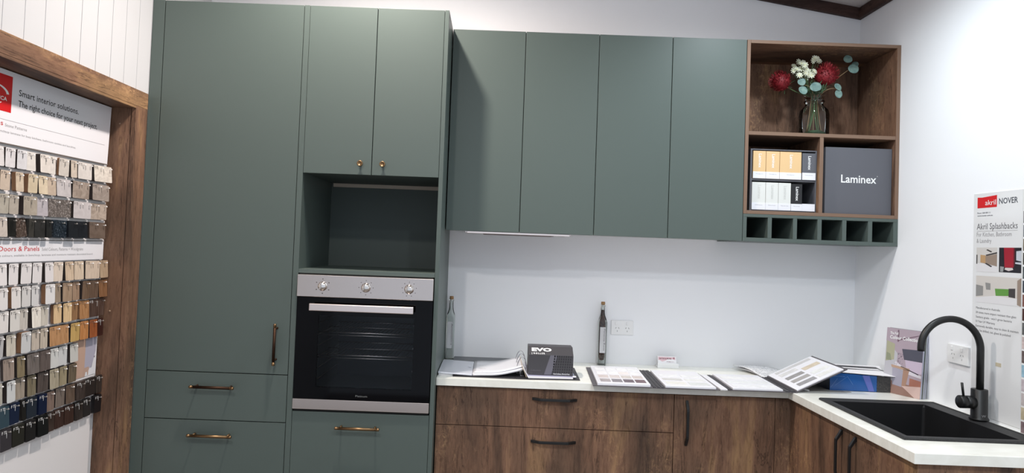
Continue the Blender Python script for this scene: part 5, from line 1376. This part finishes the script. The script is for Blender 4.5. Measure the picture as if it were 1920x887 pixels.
def waratah(C, ax, R, H, label, seed, nneedle=420):
    rn = random.Random(seed); C = Vector(C); ax = Vector(ax).normalized()
    t = thing('protea_flower', C, label, 'flower', 'flowers in the glass vase')
    u = ax.cross(Vector((0.3, 0.2, 1))).normalized(); w_ = ax.cross(u)
    mb = MB()
    prof = [(0.0, -H*0.50), (R*0.45, -H*0.44), (R*0.80, -H*0.2), (R*0.86, 0.0), (R*0.72, H*0.25), (R*0.4, H*0.42), (0.0, H*0.48)]
    mb.lathe(prof, C, RED, 20, tuple(ax)); mb.build('flower_head', t)
    mb = MB(); bm = mb.bm; k0, k1 = mb.mi(RED), mb.mi(REDL)
    for i in range(nneedle):
        ph = rn.uniform(0, 2*PI); v = rn.uniform(-0.85, 0.98); rr_ = math.sqrt(max(0, 1-v*v))
        nrm = (u*math.cos(ph)+w_*math.sin(ph))*rr_ + ax*v
        p0 = C + (u*math.cos(ph)+w_*math.sin(ph))*rr_*R*0.78 + ax*v*H*0.44
        tip = p0 + nrm*rn.uniform(0.010, 0.018) + ax*rn.uniform(0.004, 0.016)
        mid = (p0+tip)/2 + nrm*0.004
        sd = nrm.cross(ax + Vector((0.01, 0.02, 0.03))).normalized()*rn.uniform(0.0016, 0.0026)
        q0 = [bm.verts.new(p0-sd), bm.verts.new(p0+sd), bm.verts.new(mid+sd*0.9+nrm*0.001), bm.verts.new(mid-sd*0.9+nrm*0.001)]
        q1 = [bm.verts.new(tip+sd*0.2), bm.verts.new(tip-sd*0.2)]
        back = bm.verts.new(mid - nrm*0.0016)
        kk = k1 if rn.random() < 0.16 else k0
        for f in ([q0[0], q0[1], q0[2], q0[3]], [q0[3], q0[2], q1[0], q1[1]], [q0[0], q0[3], back], [q0[1], back, q0[2]], [q0[3], q1[1], back], [q0[2], back, q1[0]]):
            fc = bm.faces.new(f); fc.material_index = kk
    pt = mb.build('petals', t); 
    mb = MB(); mb.tube(bez(C-ax*H*0.46, C-ax*H*0.9 + (NECK-C)*0.2, NECK+Vector((rn.uniform(-.02, .02), rn.uniform(-.02, .02), 0.02)), 8) + bez(NECK, (NECK+BASE)/2, BASE+Vector((rn.uniform(-.04, .04), rn.uniform(-.03, .03), 0)), 6), 0.0028, STEM, 8)
    mb.build('stem', t)
    mb = MB()
    for i in range(7):
        a = 2*PI*i/7; d_ = (u*math.cos(a)+w_*math.sin(a)); b0 = C - ax*H*0.42 + d_*R*0.25
        mb.hexa([b0-ax*0.001, b0+u*0.004, b0+w_*0.004, b0+d_*0.002, b0+d_*R*0.75-ax*0.004, b0+d_*R*0.75+u*0.002-ax*0.004, b0+d_*R*0.75+w_*0.002-ax*0.004, b0+d_*R*0.8-ax*0.006], FGRN)
    mb.build('bracts', t)
waratah((1.845, -0.235, 2.398), (0.10, -0.35, 0.9), 0.062, 0.098, 'large crimson protea bloom in the middle of the vase bouquet', 1)
waratah((1.637, -0.205, 2.366), (-0.75, -0.25, 0.45), 0.050, 0.085, 'crimson protea bloom leaning out at the left of the bouquet', 2, 340)
WF = mat('cream_white_petal', (236, 238, 216), 0.6); YC = mat('pale_yellow_centre', (214, 206, 140), 0.6)
t = thing('white_blossom_spray', (1.735, -0.24, 2.40), 'spray of small cream-white star flowers left of the large crimson bloom', 'flower', 'flowers in the glass vase')
rn = random.Random(5)
cl = [(1.700, 2.420), (1.690, 2.438), (1.712, 2.445), (1.706, 2.458), (1.726, 2.452), (1.722, 2.425), (1.741, 2.418), (1.735, 2.400), (1.757, 2.398), (1.762, 2.414), (1.748, 2.433), (1.716, 2.400), (1.778, 2.408), (1.752, 2.383), (1.770, 2.392), (1.705, 2.385), (1.775, 2.472), (1.792, 2.474), (1.801, 2.462), (1.768, 2.462), (1.683, 2.415), (1.745, 2.408), (1.730, 2.438)]
stems = MB()
for (x, z) in cl:
    y = -0.245 + rn.uniform(-0.018, 0.018); C = Vector((x, y, z))
    n_ = Vector((rn.uniform(-0.5, 0.5), -1, rn.uniform(-0.1, 0.7))).normalized(); u = n_.cross(Vector((0, 0, 1))).normalized(); w_ = n_.cross(u)
    mb = MB()
    for L2 in range(2):
        for i in range(8):
            a = 2*PI*(i+0.5*L2)/8; d_ = u*math.cos(a)+w_*math.sin(a); s_ = u*(-math.sin(a))+w_*math.cos(a)
            ln = 0.0160 - 0.004*L2; c0_ = C + n_*0.001*L2
            mb.hexa([c0_-s_*0.001, c0_+s_*0.001, c0_+s_*0.001+n_*0.001, c0_-s_*0.001+n_*0.001, c0_+d_*ln-s_*0.0028+n_*0.003*(1+L2), c0_+d_*ln+s_*0.0028+n_*0.003*(1+L2), c0_+d_*ln+s_*0.0012+n_*(0.003*(1+L2)+0.0012), c0_+d_*ln-s_*0.0012+n_*(0.003*(1+L2)+0.0012)], WF)
    mb.lathe([(0.0, 0.0045), (0.0025, 0.003), (0.003, 0.0)], C+n_*0.001, YC, 8, tuple(n_))
    mb.build('blossom', t)
    stems.tube(bez(C-n_*0.002, C+Vector((0.01, 0.012, -0.03)), (1.762, -0.225, 2.335) if x < 1.766 or z < 2.45 else (1.765, -0.225, 2.38), 5), 0.0011, STEM, 6)
stems.tube(bez((1.765, -0.225, 2.38), (1.765, -0.222, 2.36), (1.768, -0.222, 2.335), 4), 0.0016, STEM, 6)
stems.tube(bez((1.765, -0.225, 2.34), (1.785, -0.22, 2.31), NECK+Vector((-0.01, 0, 0.01)), 8) + bez(NECK, (NECK+BASE)/2, BASE+Vector((-0.045, 0.01, 0)), 6), 0.0022, STEM, 8)
stems.build('stems', t)
def leaf(C, nrm, r, parent, sx=1.0, ang=0.0):
    C = Vector(C); n_ = Vector(nrm).normalized(); u = n_.cross(Vector((0, 0, 1))).normalized(); w_ = n_.cross(u)
    ca, sa = math.cos(ang), math.sin(ang); u2 = u*ca + w_*sa; w2 = -u*sa + w_*ca
    mb = MB(); bm = mb.bm; mb.mi(EUC); nr, ns = 5, 22
    c0_ = bm.verts.new(C - n_*0.0); rings = []
    for i in range(1, nr+1):
        f_ = i/nr
        rings.append([bm.verts.new(C + u2*(r*f_*sx*math.cos(a)*(1+0.10*math.cos(a))) + w2*(r*f_*math.sin(a)*(1+0.04*math.cos(3*a))) + n_*(0.10*r*f_*f_*(1+0.8*math.cos(2*a)))) for a in [2*PI*j/ns for j in range(ns)]])
    for j in range(ns): bm.faces.new([c0_, rings[0][j], rings[0][(j+1) % ns]]).smooth = True
    for i in range(nr-1):
        for j in range(ns): bm.faces.new([rings[i][j], rings[i+1][j], rings[i+1][(j+1) % ns], rings[i][(j+1) % ns]]).smooth = True
    return mb.build('leaf', parent, 0, 0.0009)
def sprig(label, tip, path, leaves):
    t = thing('eucalyptus_sprig', path[0], label, 'foliage', 'eucalyptus sprigs in the vase')
    mb = MB(); mb.tube(bez(*path, 10), [0.0024-0.0012*i/10 for i in range(11)], STEMB, 8)
    mb.build('stem', t)
    for C, n_, r, sx, ang in leaves: leaf(C, n_, r, t, sx, ang)
sprig('eucalyptus sprig with three round leaves reaching to the upper right of the bouquet', 0, ((1.815, -0.222, 2.302), (1.900, -0.235, 2.390), (1.990, -0.235, 2.452)),
      [((1.955, -0.235, 2.484), (-0.3, -1, 0.25), 0.0215, 0.92, 0.6), ((1.978, -0.245, 2.434), (0.15, -1, 0.2), 0.0245, 1.2, 0.35), ((1.996, -0.228, 2.462), (-0.6, -0.8, 0.9), 0.0225, 0.62, 0.5)])
sprig('eucalyptus sprig with round leaves at the left of the vase neck', 0, ((1.785, -0.235, 2.302), (1.765, -0.255, 2.345), (1.722, -0.262, 2.340)),
      [((1.717, -0.262, 2.354), (-0.2, -1, 0.1), 0.0190, 1.0, 0), ((1.722, -0.268, 2.312), (0.1, -1, 0.3), 0.0225, 1.0, 0), ((1.783, -0.268, 2.331), (0.0, -1, 0.35), 0.0245, 1.25, 0.55)])
sprig('eucalyptus sprig with drooping round leaves at the right of the vase neck', 0, ((1.825, -0.230, 2.302), (1.860, -0.245, 2.345), (1.905, -0.250, 2.325)),
      [((1.900, -0.252, 2.338), (0.3, -0.9, 0.3), 0.0215, 0.9, 1.2), ((1.901, -0.258, 2.303), (0.1, -1, 0.1), 0.0215, 0.88, 0)])
t = thing('green_filler_foliage', (1.78, -0.21, 2.305), 'small green filler foliage in the middle of the bouquet above the vase mouth', 'foliage')
mb = MB(); rn = random.Random(9)
for i in range(46):
    a = Vector((1.795+rn.uniform(-0.035, 0.035), -0.222+rn.uniform(-0.03, 0.03), 2.303)); b_ = a + Vector((rn.uniform(-0.045, 0.05), rn.uniform(-0.035, 0.02), rn.uniform(0.02, 0.072)))
    mb.tube(bez(a, (a+b_)/2+Vector((rn.uniform(-.008, .008), 0, 0.008)), b_, 4), [0.0012, 0.0016, 0.0028, 0.0024, 0.0006], FGRN, 6)
mb.build('leaflets', t)
mb = MB()
for i in range(5): mb.tube(bez(NECK+Vector((0.006*(i-2), 0, 0.115-0.0)), NECK+Vector((0.004*(i-2), 0.004, 0.0)), BASE+Vector((0.022*(i-2), rn.uniform(-.02, .02), 0)), 10), 0.0018, STEM if i % 2 else STEMB, 6)
mb.build('stems', t)
mb = MB()
mb.lathe([(0.0, 0.0), (0.040, 0.0), (0.052, 0.006), (0.050, 0.018), (0.030, 0.028), (0.0, 0.030)], (VX+0.004, VY, VZ0+0.010), mat('moss_green', (58, 84, 56), 0.8), 18); mb.build('moss', t)
